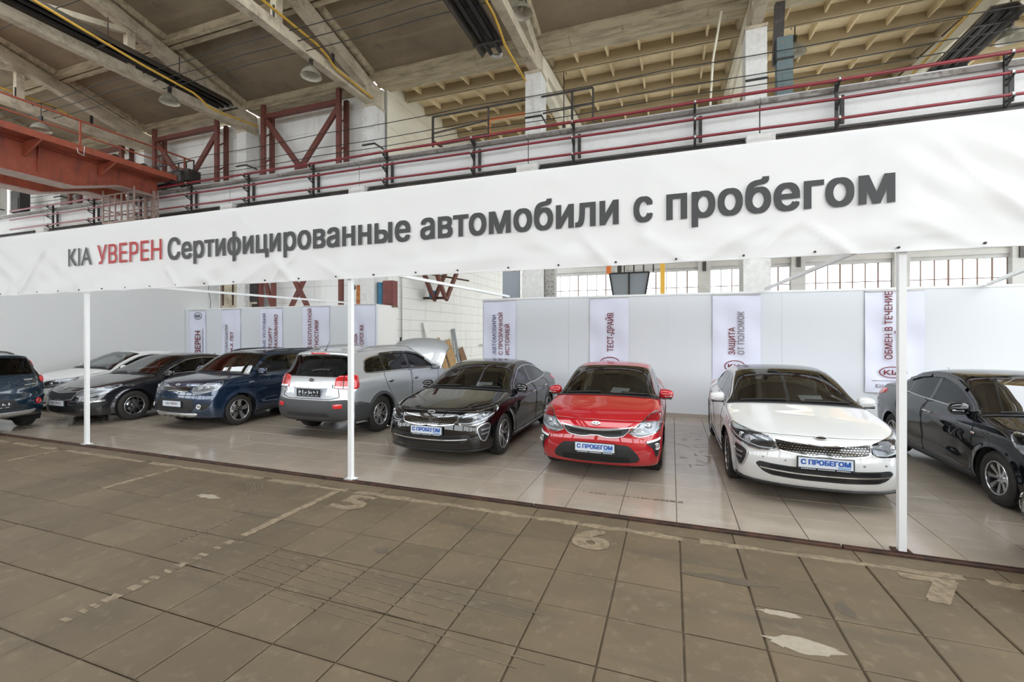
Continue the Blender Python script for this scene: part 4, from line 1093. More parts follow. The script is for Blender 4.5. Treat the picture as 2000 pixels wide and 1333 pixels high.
WHEELS = {}
def wheel_meshes(style, R):
    k = (style, R)
    if k in WHEELS: return WHEELS[k]
    w = .215; h = w/2; rr = {'optima': .70, 'rio': .63, 'soul': .69, 'sorento': .62, 'grey': .63}[style]*R
    t = MB()
    prof = [(rr-.004, h-.018), (rr+.012, h-.004), (rr+(R-rr)*.5, h+.006), (R-.035, h-.002), (R-.012, h-.016), (R, h-.034)]
    tread = []
    for x in (.055, .02, -.02, -.055):
        tread += [(R, x+.005), (R-.008, x+.004), (R-.008, x-.004), (R, x-.005)]
    prof = prof + tread + [(R, -h+.034), (R-.012, -h+.016), (R-.035, -h+.002), (rr+(R-rr)*.5, -h-.006), (rr+.012, -h+.004), (rr-.004, -h+.018)]
    t.lathe(prof, 44, 'x', cap=False)
    tire = t.me('wheel')
    rim = MB().lathe([(rr, h-.016), (rr-.006, h-.008), (rr-.014, h-.012), (rr-.022, h-.04), (rr-.03, 0), (rr-.02, -h+.02), (rr, -h+.016)], 40, 'x', cap=False)
    rim = rim.me('rim')
    back = MB().lathe([(.0, -.02), (rr-.024, -.02)], 32, 'x', cap=False); back = back.me('wheel_back')
    disc = MB().lathe([(.05, .0), (rr*.66, .0), (rr*.66, .012), (.05, .012)], 28, 'x', cap=False).me('brake_disc')
    lip = MB().lathe([(rr-.001, h-.014), (rr-.004, h-.004), (rr-.013, h-.004), (rr-.015, h-.014)], 40, 'x', cap=False).me('rim_lip')
    # spokes: outline in (radius, tangent) with face height
    def spoke(pts, x_in, x_out, thick=.028):
        V = []; n = len(pts)
        for r, tg in pts:
            f = (r-.04)/(rr-.04); x = x_in+(x_out-x_in)*f
            V.append((x, r, tg))
        V += [(v[0]-thick, v[1], v[2]*1.12) for v in V]
        return mesh('spoke', V, [tuple(range(n)), tuple(range(n, 2*n))[::-1]] + [(i, i+n, (i+1) % n+n, (i+1) % n) for i in range(n)])
    xi, xo = h-.045, h-.022
    if style == 'optima':
        S = [spoke([(.045, -.022), (rr*.55, -.034), (rr-.012, -.060), (rr-.010, -.026), (rr*.5, -.005), (rr*.5, .005), (rr-.010, .026), (rr-.012, .060), (rr*.55, .034), (.045, .022)], xi, xo)]; n = 5; sm = 'rim'; rm = 'rim_dark'
    elif style == 'rio':
        S = [spoke([(.04, -.014), (rr*.6, -.020), (rr-.010, -.030), (rr-.010, .030), (rr*.6, .020), (.04, .014)], xi, xo)]; n = 8; sm = 'rim'; rm = 'rim_dark'
    elif style == 'soul':
        S = [spoke([(rr*.32, -.030), (rr*.7, -.050), (rr-.012, -.058), (rr-.008, .0), (rr-.012, .045), (rr*.7, .040), (rr*.34, .026)], xi, xo)]; n = 5; sm = 'rim'; rm = 'rim_dark'
    elif style == 'grey':
        S = [spoke([(.04, -.020), (rr*.5, -.018), (rr-.012, -.085), (rr-.010, -.055), (rr*.62, .0), (rr-.010, .055), (rr-.012, .085), (rr*.5, .018), (.04, .020)], xi, xo)]; n = 5; sm = 'rim_grey'; rm = 'rim_dark'
    else:
        S = [spoke([(.05, -.03), (rr*.6, -.040), (rr-.012, -.062), (rr-.010, -.012), (rr*.45, -.006), (rr*.45, .006), (rr-.010, .012), (rr-.012, .062), (rr*.6, .040), (.05, .03)], xi, xo)]; n = 6; sm = 'rim'; rm = 'rim_grey'
    hub = MB().lathe([(.0, xi+.004), (.028, xi+.004), (.034, xi), (.058, xi-.004), (.062, xi-.04)], 20, 'x', cap=False).me('hub_cap')
    lug = MB()
    for q in range(5):
        a = q*2*math.pi/5+.3; lug.lathe([(.0, xi+.004), (.009, xi+.004), (.009, xi-.02)], 6, 'x', (0, .046*math.cos(a), .046*math.sin(a)), cap=False)
    lug = lug.me('lug_nut')
    WHEELS[k] = (tire, rim, back, disc, lip, S[0], n, hub, lug, sm, rm)
    return WHEELS[k]

class Car:
    def __init__(s, name, spec, paint_mat, loc, rz, label, group=None):
        s.sp = spec; s.paint = paint_mat
        s.L = spec['L']; s.root = empty(name, loc, rz, label, 'car', group)
        P = np.array(spec['contour'], float); nc = len(P)
        s.cnt = [max(4, int(math.ceil(max(np.linalg.norm(P[i+1, :2]-P[i, :2]), np.linalg.norm(P[i+1, :2]+P[i+1, 2:4]-P[i, :2]-P[i, 2:4]))/.05))) for i in range(nc-1)]
        s.start = [0]
        for k in s.cnt: s.start.append(s.start[-1]+k)
        s.A = [i+k/s.cnt[i] for i in range(nc-1) for k in range(s.cnt[i])]+[nc-1.0]; s.amax = nc-1.0
        s.C = crom(P[:, :2], s.cnt); s.S = crom(P[:, :2]+P[:, 2:4], s.cnt); s.p = crom(P[:, 4:5], s.cnt)[:, 0]
        s.N = len(s.C); s.wcache = {}
        s.full = s.closed_bvh()
    # ---- surface
    def W(s, l, z):
        sp = s.sp
        if '_wz' not in sp:                       # rounded versions of the section and plan curves
            for key, kn, win in (('wz', '_wz', .07), ('wl', '_wl', .5)):
                xs, ys = sp[key]; st = .005 if key == 'wz' else .02
                g = np.arange(xs[0]-win, xs[-1]+win, st); v = np.interp(g, xs, ys); k = max(3, int(win/st)); ker = np.hanning(k+2)[1:-1]; ker /= ker.sum()
                sp[kn] = (g, np.convolve(np.pad(v, (k, k), 'edge'), ker, 'same')[k:-k])
        w = sp['hw']*np.interp(z, *sp['_wz'])*np.interp(l, *sp['_wl'])
        if z > sp['belt']:
            a, b = sp['wg']; w = w*(1-(1-np.interp(l, a, b))*min(1, (z-sp['belt'])/.12))
        for lx in (sp['fo'], sp['fo']+sp['wb']):        # flared arches
            d = math.hypot(l-lx, z-sp['R'])-sp['arch']
            if z > .1: w += .016*math.exp(-(d/.05)**2)
        # door crease and lower tuck
        w += .007*math.exp(-((z-sp['crease'])/.06)**2) - .014*math.exp(-((z-sp['crease']*.62)/.10)**2)*np.interp(l, [sp['fo']+.4, sp['fo']+.7, sp['fo']+sp['wb']-.7, sp['fo']+sp['wb']-.4], [0, 1, 1, 0])
        return float(w)
    def at(s, a, q):
        """point on the lengthwise strip: a = control index (float), q = -1..1 across"""
        k = int(max(0, min(len(s.cnt)-1, math.floor(a)))); x = s.start[k]+(a-k)*s.cnt[k]; i = int(max(0, min(s.N-2, math.floor(x)))); t = x-i
        C = s.C[i]*(1-t)+s.C[i+1]*t; S = s.S[i]*(1-t)+s.S[i+1]*t; p = s.p[i]*(1-t)+s.p[i+1]*t
        th = abs(q)*math.pi/2; hh = math.sin(th)**(2/p); g = 1-max(0, math.cos(th))**(2/p)
        P = C+(S-C)*g; key = (round(S[0], 4), round(S[1], 4)); w = s.wcache.get(key)
        if w is None: w = s.wcache[key] = s.W(S[0], S[1])
        return Vector(((1 if q >= 0 else -1)*w*hh, P[0]-s.L/2, P[1]))
    def zb(s, l):
        return float(np.interp(l, *s.sp['sill']))
    def side(s, l, z, sgn=1, off=0.0):
        e = .01
        w = s.W(l, z); v = Vector((sgn*w, l-s.L/2, z))
        dl = (s.W(l+e, z)-w)/e; dz = (s.W(l, z+e)-w)/e
        n = Vector((sgn, -dl, -dz)).normalized()
        return v+n*off, n
    QN = 22
    def strip_vf(s, step=1):
        qs = [-1+2*k/s.QN for k in range(s.QN+1)]
        A = s.A
        return A, qs, [[s.at(a, q) for q in qs] for a in A]
    def side_cols(s, NR=24):
        cols = []
        for i in range(s.N):
            l, z = s.S[i]; z0 = min(s.zb(l), z)
            cols.append([(l, z0+(z-z0)*(k/NR)) for k in range(NR+1)])
        return cols
    def closed_bvh(s):
        A, qs, G = s.strip_vf(); V = [v for r in G for v in r]; m = len(qs)
        F = [(i*m+k, i*m+k+1, (i+1)*m+k+1, (i+1)*m+k) for i in range(len(A)-1) for k in range(m-1)]
        cols = s.side_cols(10); c = len(cols[0])
        for sg in (1, -1):
            n0 = len(V); V += [Vector((sg*s.W(l, z), l-s.L/2, z)) for col in cols for (l, z) in col]
            F += [(n0+i*c+k, n0+(i+1)*c+k, n0+(i+1)*c+k+1, n0+i*c+k+1) for i in range(len(cols)-1) for k in range(c-1)]
        return BVHTree.FromPolygons([tuple(v) for v in V], F)
    def body(s):
        sp = s.sp
        A, qs, G = s.strip_vf(); m = len(qs)
        bm = bmesh.new()
        rows = [[bm.verts.new(v) for v in r] for r in G]
        for i in range(len(A)-1):
            am = (A[i]+A[i+1])/2
            for k in range(m-1):
                qm = abs((qs[k]+qs[k+1])/2)
                if any(a0 < am < a1 and qm < q1 for a0, a1, q1 in s.sp['glass_strip']): continue
                if sp.get('open_hood') and sp['hood'][0] < am < sp['hood'][1] and qm < .9: continue
                bm.faces.new((rows[i][k], rows[i][k+1], rows[i+1][k+1], rows[i+1][k]))
        P2, F2 = s.side_grid()
        for sg in (1, -1):
            vs = [bm.verts.new((sg*s.W(l, z), l-s.L/2, z)) for l, z in P2]
            for f in F2:
                try: bm.faces.new([vs[q] for q in (f if sg > 0 else f[::-1])])
                except ValueError: pass
        bmesh.ops.remove_doubles(bm, verts=bm.verts, dist=2e-4)
        bmesh.ops.dissolve_degenerate(bm, dist=1e-4, edges=bm.edges)
        bm.normal_update(); back = []
        for f in bm.faces:
            c = f.calc_center_median(); ref = Vector((0, max(-s.L/2+.9, min(s.L/2-.9, c.y)), .6))
            if f.normal.dot(c-ref) < 0: back.append(f)
        bmesh.ops.reverse_faces(bm, faces=back)
        me = bpy.data.meshes.new('body'); bm.to_mesh(me); bm.free()
        me.polygons.foreach_set('use_smooth', [True]*len(me.polygons))
        o = link('body', me, s.paint, s.root)
        # dark underside and wheel housings
        zf = sp['sill'][1][1]+.02
        MB().box(-sp['hw']*.86, sp['hw']*.86, .35-s.L/2, s.L/2-.35, zf, zf+.04).build('underbody', M['dark'], s.root)
        return o
    def side_grid(s):
        """side sheet in (l, z) with wheel arches and windows cut out exactly; shared by cars of one shape"""
        if '_grid' in s.sp: return s.sp['_grid']
        b2 = bmesh.new(); cols = s.side_cols(); g = [[b2.verts.new((l, z, 0)) for l, z in c] for c in cols]
        for i in range(len(g)-1):
            for k in range(len(g[0])-1): b2.faces.new((g[i][k], g[i+1][k], g[i+1][k+1], g[i][k+1]))
        bmesh.ops.remove_doubles(b2, verts=b2.verts, dist=1e-5)
        holes = s.holes()
        for h in holes:
            for i in range(len(h)):
                a, b = h[i-1], h[i]; dx, dz = b[0]-a[0], b[1]-a[1]; L = math.hypot(dx, dz)
                if L < 1e-6: continue
                fs = []
                for f in b2.faces:
                    c = f.calc_center_median(); t = max(0, min(1, ((c.x-a[0])*dx+(c.y-a[1])*dz)/L**2))
                    if abs(c.x-a[0]-t*dx) < .11 and abs(c.y-a[1]-t*dz) < .11: fs.append(f)
                if not fs: continue
                gm = set(fs)
                for f in fs: gm.update(f.edges); gm.update(f.verts)
                bmesh.ops.bisect_plane(b2, geom=list(gm), dist=1e-5, plane_co=(a[0], a[1], 0), plane_no=(-dz/L, dx/L, 0))
        dead = [f for f in b2.faces if any(in_poly(f.calc_center_median().x, f.calc_center_median().y, h) for h in holes)]
        bmesh.ops.delete(b2, geom=dead, context='FACES')
        b2.verts.ensure_lookup_table(); b2.verts.index_update()
        P2 = [(v.co.x, v.co.y) for v in b2.verts]; F2 = [tuple(v.index for v in f.verts) for f in b2.faces]
        b2.free(); s.sp['_grid'] = (P2, F2)
        return s.sp['_grid']
    def holes(s):
        sp = s.sp; out = []
        for lx in (sp['fo'], sp['fo']+sp['wb']):
            R = sp['arch']
            out.append([(lx+R*math.cos(a), sp['R']+R*math.sin(a)) for a in np.linspace(-.75, math.pi+.75, 30)] )
        out.append(s.dlo())
        return out
    def dlo(s): return smooth_poly(s.sp['dlo'], 5)
    # ---- parts
    def strip_patch(s, name, a0, a1, q0, q1, off, m, na=None, nq=16, parent=None, thick=.0, curve=None):
        na = na or max(3, int((a1-a0)*6)); V = []; Nn = []
        for i in range(na+1):
            a = a0+(a1-a0)*i/na
            for k in range(nq+1):
                q = q0+(q1-q0)*k/nq; aa = a
                if curve: aa = a+curve(a, q)
                p = s.at(aa, q); e = 1e-2
                da = s.at(min(aa+e, s.amax), q)-s.at(max(aa-e, 0), q); dq = s.at(aa, min(.999, q+e))-s.at(aa, max(-.999, q-e))
                n = dq.cross(da).normalized(); n = -n if n.dot(p-Vector((0, 0, .55))) < 0 else n
                V.append(p+n*off); Nn.append(n)
        F = [(i*(nq+1)+k, i*(nq+1)+k+1, (i+1)*(nq+1)+k+1, (i+1)*(nq+1)+k) for i in range(na) for k in range(nq)]
        F = orient(V, F, Nn)
        if thick: V, F = solid_patch(V, Nn, F, thick)
        return link(name, mesh(name, V, F, True), m, parent or s.root)
    def side_patch(s, name, poly, off, m, sgn, cell=.07, parent=None, thick=0.0):
        V2, F = grid_poly(poly, cell); V = []; Nn = []
        for l, z in V2:
            v, n = s.side(l, z, sgn, off); V.append(v); Nn.append(n)
        F = orient(V, F, Nn)
        if thick: V, F = solid_patch(V, Nn, F, thick)
        return link(name, mesh(name, V, F, True), m, parent or s.root)
    def side_line(s, name, pts, w, off, m, sgn, parent=None, closed=False, h=.006):
        fine = []
        for i in range(len(pts) if closed else len(pts)-1):
            a, b = pts[i], pts[(i+1) % len(pts)]; k = max(1, int(math.hypot(b[0]-a[0], b[1]-a[1])/.03))
            fine += [(a[0]+(b[0]-a[0])*q/k, a[1]+(b[1]-a[1])*q/k) for q in range(k)]
        if not closed: fine.append(pts[-1])
        P = [s.side(l, z, sgn, off) for l, z in fine]
        return link(name, ribbon([p for p, n in P], [n for p, n in P], w, h, closed), m, parent or s.root)
    def hit(s, x, z, d=(0, 1, 0), start=None):
        d = Vector(d).normalized()
        o = start if start is not None else Vector((x, -s.L, z)) if d.y > 0 else Vector((x, s.L, z))
        r = s.full.ray_cast(o, d)
        if r[0] is None: return None
        n = r[1]; n = -n if n.dot(d) > 0 else n
        return r[0], n
    def frame_for(s, d):
        d = Vector(d).normalized(); u = Vector((0, 0, 1)); r = u.cross(d).normalized() ; u = d.cross(r).normalized()
        return d, r, u
    def ray_patch(s, name, pts, d, off, m, cell=.035, parent=None, thick=.0, smooth=4):
        """pts: (x, l, z) rough points; patch wraps onto the body seen along d"""
        d, r, u = s.frame_for(d); P = [Vector((x, l-s.L/2, z)) for x, l, z in pts]
        poly = [(p.dot(r), p.dot(u)) for p in P]
        if smooth: poly = smooth_poly(poly, smooth)
        V2, F = grid_poly(poly, cell); V = []; Nn = []; far = max(p.dot(-d) for p in P)+1.0
        for a, b in V2:
            h = s.full.ray_cast(r*a+u*b-d*far, d)
            if h[0] is None:
                p = r*a+u*b - d*(far-1.0); n = -d
            else: p, n = h[0], (h[1] if h[1].dot(d) < 0 else -h[1])
            V.append(p); Nn.append(n)
        # tame outliers
        V = [p+n*off for p, n in zip(V, Nn)]
        F = orient(V, F, Nn)
        if thick: V, F = solid_patch(V, Nn, F, thick)
        return link(name, mesh(name, V, F, True), m, parent or s.root)
    def ray_line(s, name, pts, d, w, off, m, parent=None, closed=False, h=.008, n=6, smooth=True):
        d, r, u = s.frame_for(d); P = [Vector((x, l-s.L/2, z)) for x, l, z in pts]
        poly = [(p.dot(r), p.dot(u)) for p in P]
        if smooth: poly = smooth_poly(poly, n, closed) + ([] if closed else [poly[-1]])
        else:
            out = []
            for i in range(len(poly) if closed else len(poly)-1):
                a, b = poly[i], poly[(i+1) % len(poly)]
                out += [(a[0]+(b[0]-a[0])*k/n, a[1]+(b[1]-a[1])*k/n) for k in range(n)]
            poly = out + ([] if closed else [poly[-1]])
        A, B = [], []; far = max(p.dot(-d) for p in P)+1.0
        for a, b in poly:
            hh = s.full.ray_cast(r*a+u*b-d*far, d)
            if hh[0] is None: continue
            nn = hh[1] if hh[1].dot(d) < 0 else -hh[1]
            A.append(hh[0]+nn*off); B.append(nn)
        return link(name, ribbon(A, B, w, h, closed), m, parent or s.root)
    def glazing(s, dark_rear=True, chrome=True):
        sp = s.sp
        for k, (a0, a1, q1) in enumerate(sp['glass_strip']):
            nm = 'windshield' if k == 0 else 'rear_window'
            g = s.strip_patch(nm, a0, a1, -q1, q1, .003, M['glass'] if k == 0 else M['glass_dark'], nq=20)
            # dark ceramic border
            e = .06*(a1-a0)
            for (b0, b1, qa, qb) in ((a0-.02, a0+e, -q1, q1), (a1-e, a1+.02, -q1, q1), (a0, a1, q1-.05, q1+.012), (a0, a1, -q1-.012, -q1+.05)):
                s.strip_patch('glass_border', b0, b1, qa, qb, .006, M['black_gloss'], parent=g, nq=16 if qb-qa > .5 else 2)
        dlo = s.dlo()
        for sg in (1, -1):
            bands = sp['panes']; zmin = min(p[1] for p in dlo)-.1; zmax = max(p[1] for p in dlo)+.1
            for i, (l0, l1) in enumerate(bands):
                poly = clip_poly(dlo, l0, l1, zmin, zmax)
                if len(poly) < 3: continue
                s.side_patch(['door_window', 'rear_door_window', 'quarter_window'][i], poly, .0, M['glass_side'] if i == 0 else M['glass_dark'] if dark_rear else M['glass'], sg)
            for i in range(len(bands)-1):
                poly = clip_poly(dlo, bands[i][1], bands[i+1][0], zmin, zmax)
                if len(poly) >= 3: s.side_patch('window_pillar', poly, .002, M['black_gloss'], sg)
            s.side_line('window_seal', dlo, .030, .003, M['black_gloss'], sg, closed=True)
            if chrome: s.side_line('window_trim', dlo[:] , .012, .010, M['chrome'] if chrome is True else M['satin'], sg, closed=True)
    def doors(s, handle=True, hm='chrome'):
        sp = s.sp
        for sg in (1, -1):
            for i, poly in enumerate(sp['doors']):
                pp = smooth_poly(poly, 5)
                s.side_line('door_gap', pp, .009, .003, M['dark'], sg, closed=True, h=.004)
                hl, hz = sp['handles'][i]
                hd = s.side_patch('handle_recess', [(hl+.085*math.cos(a), hz-.012+.030*math.sin(a)) for a in np.linspace(0, 2*math.pi, 14)[:-1]], .002, M['black_gloss'] if hm == 'chrome' else s.paint, sg)
                v, n = s.side(hl, hz, sg, .028); v0, _ = s.side(hl-.09, hz, sg, .006); v1, _ = s.side(hl+.09, hz+.004, sg, .006)
                a, _ = s.side(hl-.06, hz, sg, .03); b, _ = s.side(hl+.06, hz+.003, sg, .03)
                MB().tube([v0, a, v, b, v1], [.007, .012, .013, .012, .007], 7).build('door_handle', M['chrome'] if hm == 'chrome' else s.paint, s.root)
            if 'fuel' in sp and sg == -1:
                pass
            # side sill
            l0, l1 = sp['fo']+sp['arch']+.03, sp['fo']+sp['wb']-sp['arch']-.03
            z0 = s.zb((l0+l1)/2)
            s.side_patch('side_sill', [(l0, z0+.005), (l1, z0+.005), (l1, z0+.075), (l0, z0+.075)], .010, M['plastic'], sg, thick=.02)
    def arches(s, m=None, w=.03):
        sp = s.sp
        for lx in (sp['fo'], sp['fo']+sp['wb']):
            for sg in (1, -1):
                R = sp['arch']
                pts = [(lx+(R+w*.35)*math.cos(a), sp['R']+(R+w*.35)*math.sin(a)) for a in np.linspace(-.55, math.pi+.55, 34) if sp['R']+R*math.sin(a) > s.zb(lx)-.01]
                if m is not None: s.side_line('arch_trim', pts, w, .004, m, sg, h=.012)
                # inner housing
                V, F = [], []; xs = (s.W(lx, sp['R']+R*.8)-.012, sp['hw']-.36); k = 22
                for x in xs:
                    for a in np.linspace(-.5, math.pi+.5, k): V.append((sg*x, lx-s.L/2+(R+.004)*math.cos(a), sp['R']+(R+.004)*math.sin(a)))
                F = [(i, i+1, k+i+1, k+i) for i in range(k-1)] + [tuple(range(k, 2*k))]
                link('wheel_housing', mesh('wheel_housing', V, F, True), M['dark'], s.root)
    def wheels(s, style, steer=0):
        sp = s.sp; R = sp['R']
        tire, rim, back, disc, lip, spk, n, hub, lug, sm, rm = wheel_meshes(style, R)
        for lx in (sp['fo'], sp['fo']+sp['wb']):
            for sg in (1, -1):
                w = link('wheel', tire, M['rubber'], s.root)
                w.location = (sg*(sp['hw']-.135), lx-s.L/2, R); w.rotation_euler = (random.uniform(0, 1.2), 0, (0 if sg > 0 else math.pi))
                link('rim', rim, M[rm], w); link('wheel_back', back, M['dark'], w); link('brake_disc', disc, M['satin'], w); link('rim_lip', lip, M['rim'], w)
                for k in range(n):
                    q = link('spoke', spk, M[sm], w); q.rotation_euler = (2*math.pi*k/n, 0, 0)
                link('hub_cap', hub, M[sm] if sm != 'rim' or style == 'sorento' else M['rim_dark'] if style == 'soul' else M['rim'], w); link('lug_nut', lug, M['satin'], w)
    def mirrors(s, lower=None, sc=1.0, chrome=False):
        l, z = s.sp['mirror']
        for sg in (1, -1):
            v, n = s.side(l, z, sg, 0)
            c = v+Vector((sg*.105*sc, -.02, .045)); mb = MB()
            # housing: tapered rounded shell
            V, F = [], []; nu, nv = 14, 8
            for i in range(nv+1):
                b = math.pi*i/nv
                for k in range(nu):
                    a = 2*math.pi*k/nu; X = abs(math.cos(b))**.75*math.copysign(1, math.cos(b)); r = math.sin(b)**.6
                    y = r*math.sin(a)*.085; y = y*(1.0 if y < 0 else .45)
                    V.append(c+Vector((sg*(-X)*.108*sc, y, r*math.cos(a)*(.082-.012*(-X)))))
            for i in range(nv):
                for k in range(nu): F.append((i*nu+k, i*nu+(k+1) % nu, (i+1)*nu+(k+1) % nu, (i+1)*nu+k))
            h = link('mirror', mesh('mirror', V, F, True), s.paint, s.root)
            lo = MB(); rbox(lo, c+Vector((0, -.01, -.058)), (.17*sc, .11, .03), .012); lo.build('mirror_base', M['black_gloss'] if not chrome else M['satin'], h)
            MB().bar(v+Vector((-sg*.01, -.01, -.01)), c+Vector((-sg*.06, 0, -.05)), .07, .03).build('mirror_arm', M['black_gloss'], h)
            rbox_m = MB(); rbox(rbox_m, c+Vector((0, .042, .0)), (.155*sc, .012, .11), .005); rbox_m.build('mirror_glass', M['lamp_back'], h)
            tl = c+Vector((sg*.03, -.082, -.02)); MB().bar(tl-Vector((sg*.05, -.004, 0)), tl+Vector((sg*.06, .012, 0)), .008, .012).build('turn_signal', M['drl'], h)
    def interior(s, rear=True, wheel_side=1):
        sp = s.sp; lc = sp['cowl_l']; zc = sp['cowl_z']; y = lambda l: l-s.L/2
        r = s.root; hw = sp['hw']*.70
        mb = MB(); rbox(mb, (0, y(lc+.28), zc-.15), (hw*2, .50, .22), .05); d = mb.build('dashboard', M['interior'], r)
        mb = MB(); rbox(mb, (wheel_side*.37, y(lc+.34), zc-.02), (.36, .22, .08), .03); mb.build('instrument_hood', M['interior'], r)
        st = MB(); c = Vector((wheel_side*.37, y(lc+.62), zc-.10)); n = Vector((0, .9, .42)).normalized(); u = Vector((1, 0, 0)); v = n.cross(u)
        st.tube([c+(u*math.cos(a)+v*math.sin(a))*.185 for a in np.linspace(0, 2*math.pi, 25)], .015, 8, False)
        st.bar(c-u*.18, c+u*.18, .03, .03).bar(c, c-v*.18, .03, .03)
        st.build('steering_wheel', M['interior'], r)
        H = sp['H']
        for x in (-.37, .37):
            mb = MB(); rbox(mb, (x, y(lc+1.02), zc-.42), (.50, .52, .16), .06); rbox(mb, (x, y(lc+1.30), zc-.08), (.48, .14, .62), .06, rot=Matrix.Rotation(-.22, 3, 'X'))
            t = mb.build('front_seat', M['seat'], r)
            mb = MB(); rbox(mb, (x, y(lc+1.40), zc+.28), (.26, .10, .17), .04); mb.bar((x-.06, y(lc+1.38), zc+.1), (x-.06, y(lc+1.39), zc+.24), .012, .012).bar((x+.06, y(lc+1.38), zc+.1), (x+.06, y(lc+1.39), zc+.24), .012, .012); mb.build('headrest', M['seat'], t)
        mb = MB(); rbox(mb, (0, y(lc+1.95), zc-.42), (1.25, .5, .18), .06); rbox(mb, (0, y(lc+2.28), zc-.10), (1.22, .16, .58), .06, rot=Matrix.Rotation(-.25, 3, 'X')); mb.build('rear_seat', M['seat'], r)
        MB().box(-hw, hw, y(lc+.1), y(min(sp['L']-.6, lc+2.9)), zc-.62, zc-.58).build('cabin_floor', M['interior'], r)
        mb = MB(); rbox(mb, (0, y(sp['ws_top']+.0), H-.17), (.24, .05, .07), .02); mb.build('rear_view_mirror', M['black_gloss'], r)
        # roof lining under the roof skin
        a0, a1 = sp['roof']; s.strip_patch('headliner', a0, a1, -.8, .8, -.04, M['seat_light'], nq=8)
        for sg in (1, -1):
            V = []
            pts = [(lc+.1, zc-.05), (lc+2.6, zc-.02), (lc+2.6, zc-.6), (lc+.1, zc-.6)]
            V = [(sg*(s.W(l, max(.5, z))-.07), y(l), z) for l, z in pts]; link('door_lining', mesh('door_lining', V, [(0, 1, 2, 3)]), M['interior'], r)
    def plate(s, z, kind, rear=False, x=0, frame=True, tilt=0):
        d = (0, -1, 0) if rear else (0, 1, 0)
        ys = [s.hit(x+dx, z+dz, d)[0].y for dx in (-.26, 0, .26) for dz in (-.05, .05) if s.hit(x+dx, z+dz, d)]
        yy = (max(ys) + .012) if rear else (min(ys)-.012); f = 1 if rear else -1
        U = (-1, 0, 0) if rear else (1, 0, 0)
        r = s.root
        fr = MB().box(x-.275, x+.275, yy-.008, yy+.008, z-.075, z+.068).build('plate_frame', M['plastic'], r)
        y1 = yy+f*.009
        if kind == 'used':
            MB().box(x-.262, x+.262, yy+f*.008 if f > 0 else y1-.002, y1+.002 if f > 0 else yy-.008, z-.050, z+.060).build('number_plate', M['plate_white'], fr)
            lettering('lettering', 'С ПРОБЕГОМ', M['plate_blue'], fr, (x-.235, y1-.0035, z-.014), U, (0, 0, 1), w=.47, capsize=.054, bold=.058)
            for k in range(7): MB().box(x+.12+k*.017, x+.132+k*.017, y1-.0035, y1-.002, z-.042, z-.026+.004*(k == 0)).build('small_print', M['plate_cyan'], fr)
            for k in range(26):
                if k not in (8, 18): MB().box(x-.235+k*.0182, x-.222+k*.0182, yy-.0095, yy-.008, z-.069, z-.060).build('small_print', M['plate_white'], fr)
        elif kind == 'brand':
            MB().box(x-.262, x+.262, y1-.002, yy-.008, z-.050, z+.060).build('number_plate', M['plate_white'], fr)
            lettering('lettering', 'KIA', M['text_dark'], fr, (x-.16, y1-.0035, z-.012), U, (0, 0, 1), w=.10, capsize=.045, bold=.01)
            lettering('lettering', 'УВЕРЕН', M['text_maroon'], fr, (x-.03, y1-.0035, z-.012), U, (0, 0, 1), w=.20, capsize=.045, bold=.01)
        else:
            pl = MB().box(x-.262, x+.262, yy-.004, y1+.002, z-.058, z+.060).build('number_plate', M['plastic'], fr)
            rr = random.Random(5)
            for k in range(16):
                a = x-.235+k*.029; 
                if rr.random() < .75: MB().box(a, a+.02, y1+.002, y1+.004, z-.03+rr.uniform(0, .03), z+.03+rr.uniform(-.02, .015)).build('plate_mark', M['plate_white'], fr)
            for k in range(5): MB().box(x-.23+k*.1, x-.17+k*.1, y1+.002, y1+.004, z-.052, z-.045).build('plate_mark', M['plate_white'], fr)
        return fr
    def emblem(s, z, rear=False, w=.058, h=.029, dark=True):
        d = (0, -1, 0) if rear else (0, 1, 0); p, n = s.hit(0, z, d)
        n = (n+Vector((0, 0, 0))).normalized(); U = Vector((-1, 0, 0)) if rear else Vector((1, 0, 0)); V = n.cross(U).normalized()
        if V.z < 0: V = -V
        V1 = []
        k = 28; pts = []
        for i in range(k):
            a = 2*math.pi*i/k; pts.append(p+n*.008+U*w*math.cos(a)+V*h*math.sin(a))
        base = link('emblem', mesh('emblem', pts+[q-n*.012 for q in pts], [tuple(range(k))]+[(i, i+k, (i+1) % k+k, (i+1) % k) for i in range(k)]), M['black_gloss'] if dark else M['satin'], s.root)
        MB().tube(pts+pts[:1], .0045, 6, False).build('emblem_ring', M['chrome'], base)
        lettering('lettering', 'KIA', M['chrome'] if dark else M['text_dark'], base, p+n*.010-U*w*.62-V*h*.42, U, V, w=w*1.24, capsize=h*.84, bold=.035)
    def wipers(s):
        a0, a1, q1 = s.sp['glass_strip'][0]
        for q in (-.55, .05):
            A = [s.at(a0+.06+.02*k, q+.10*k) for k in range(6)]
            MB().tube([p+Vector((0, -.012, .018)) for p in A], .009, 5).build('wiper', M['plastic'], s.root)
        s.strip_patch('cowl_panel', a0-.28, a0-.02, -.86, .86, .005, M['plastic'], na=3)
    def hood_lines(s):
        a0, a1 = s.sp['hood']; q1 = .86
        s.strip_patch('hood', a0+.02, a1-.25, -q1, q1, .004, s.paint, nq=20, thick=.006)
        for sg in (1, -1): s.strip_patch('hood_gap', a0, a1-.2, sg*q1 if sg > 0 else -q1-.014, sg*q1+.014 if sg > 0 else -q1, .003, M['dark'], nq=1)
        s.strip_patch('hood_gap', a0-.02, a0+.02, -q1, q1, .003, M['dark'], na=2)
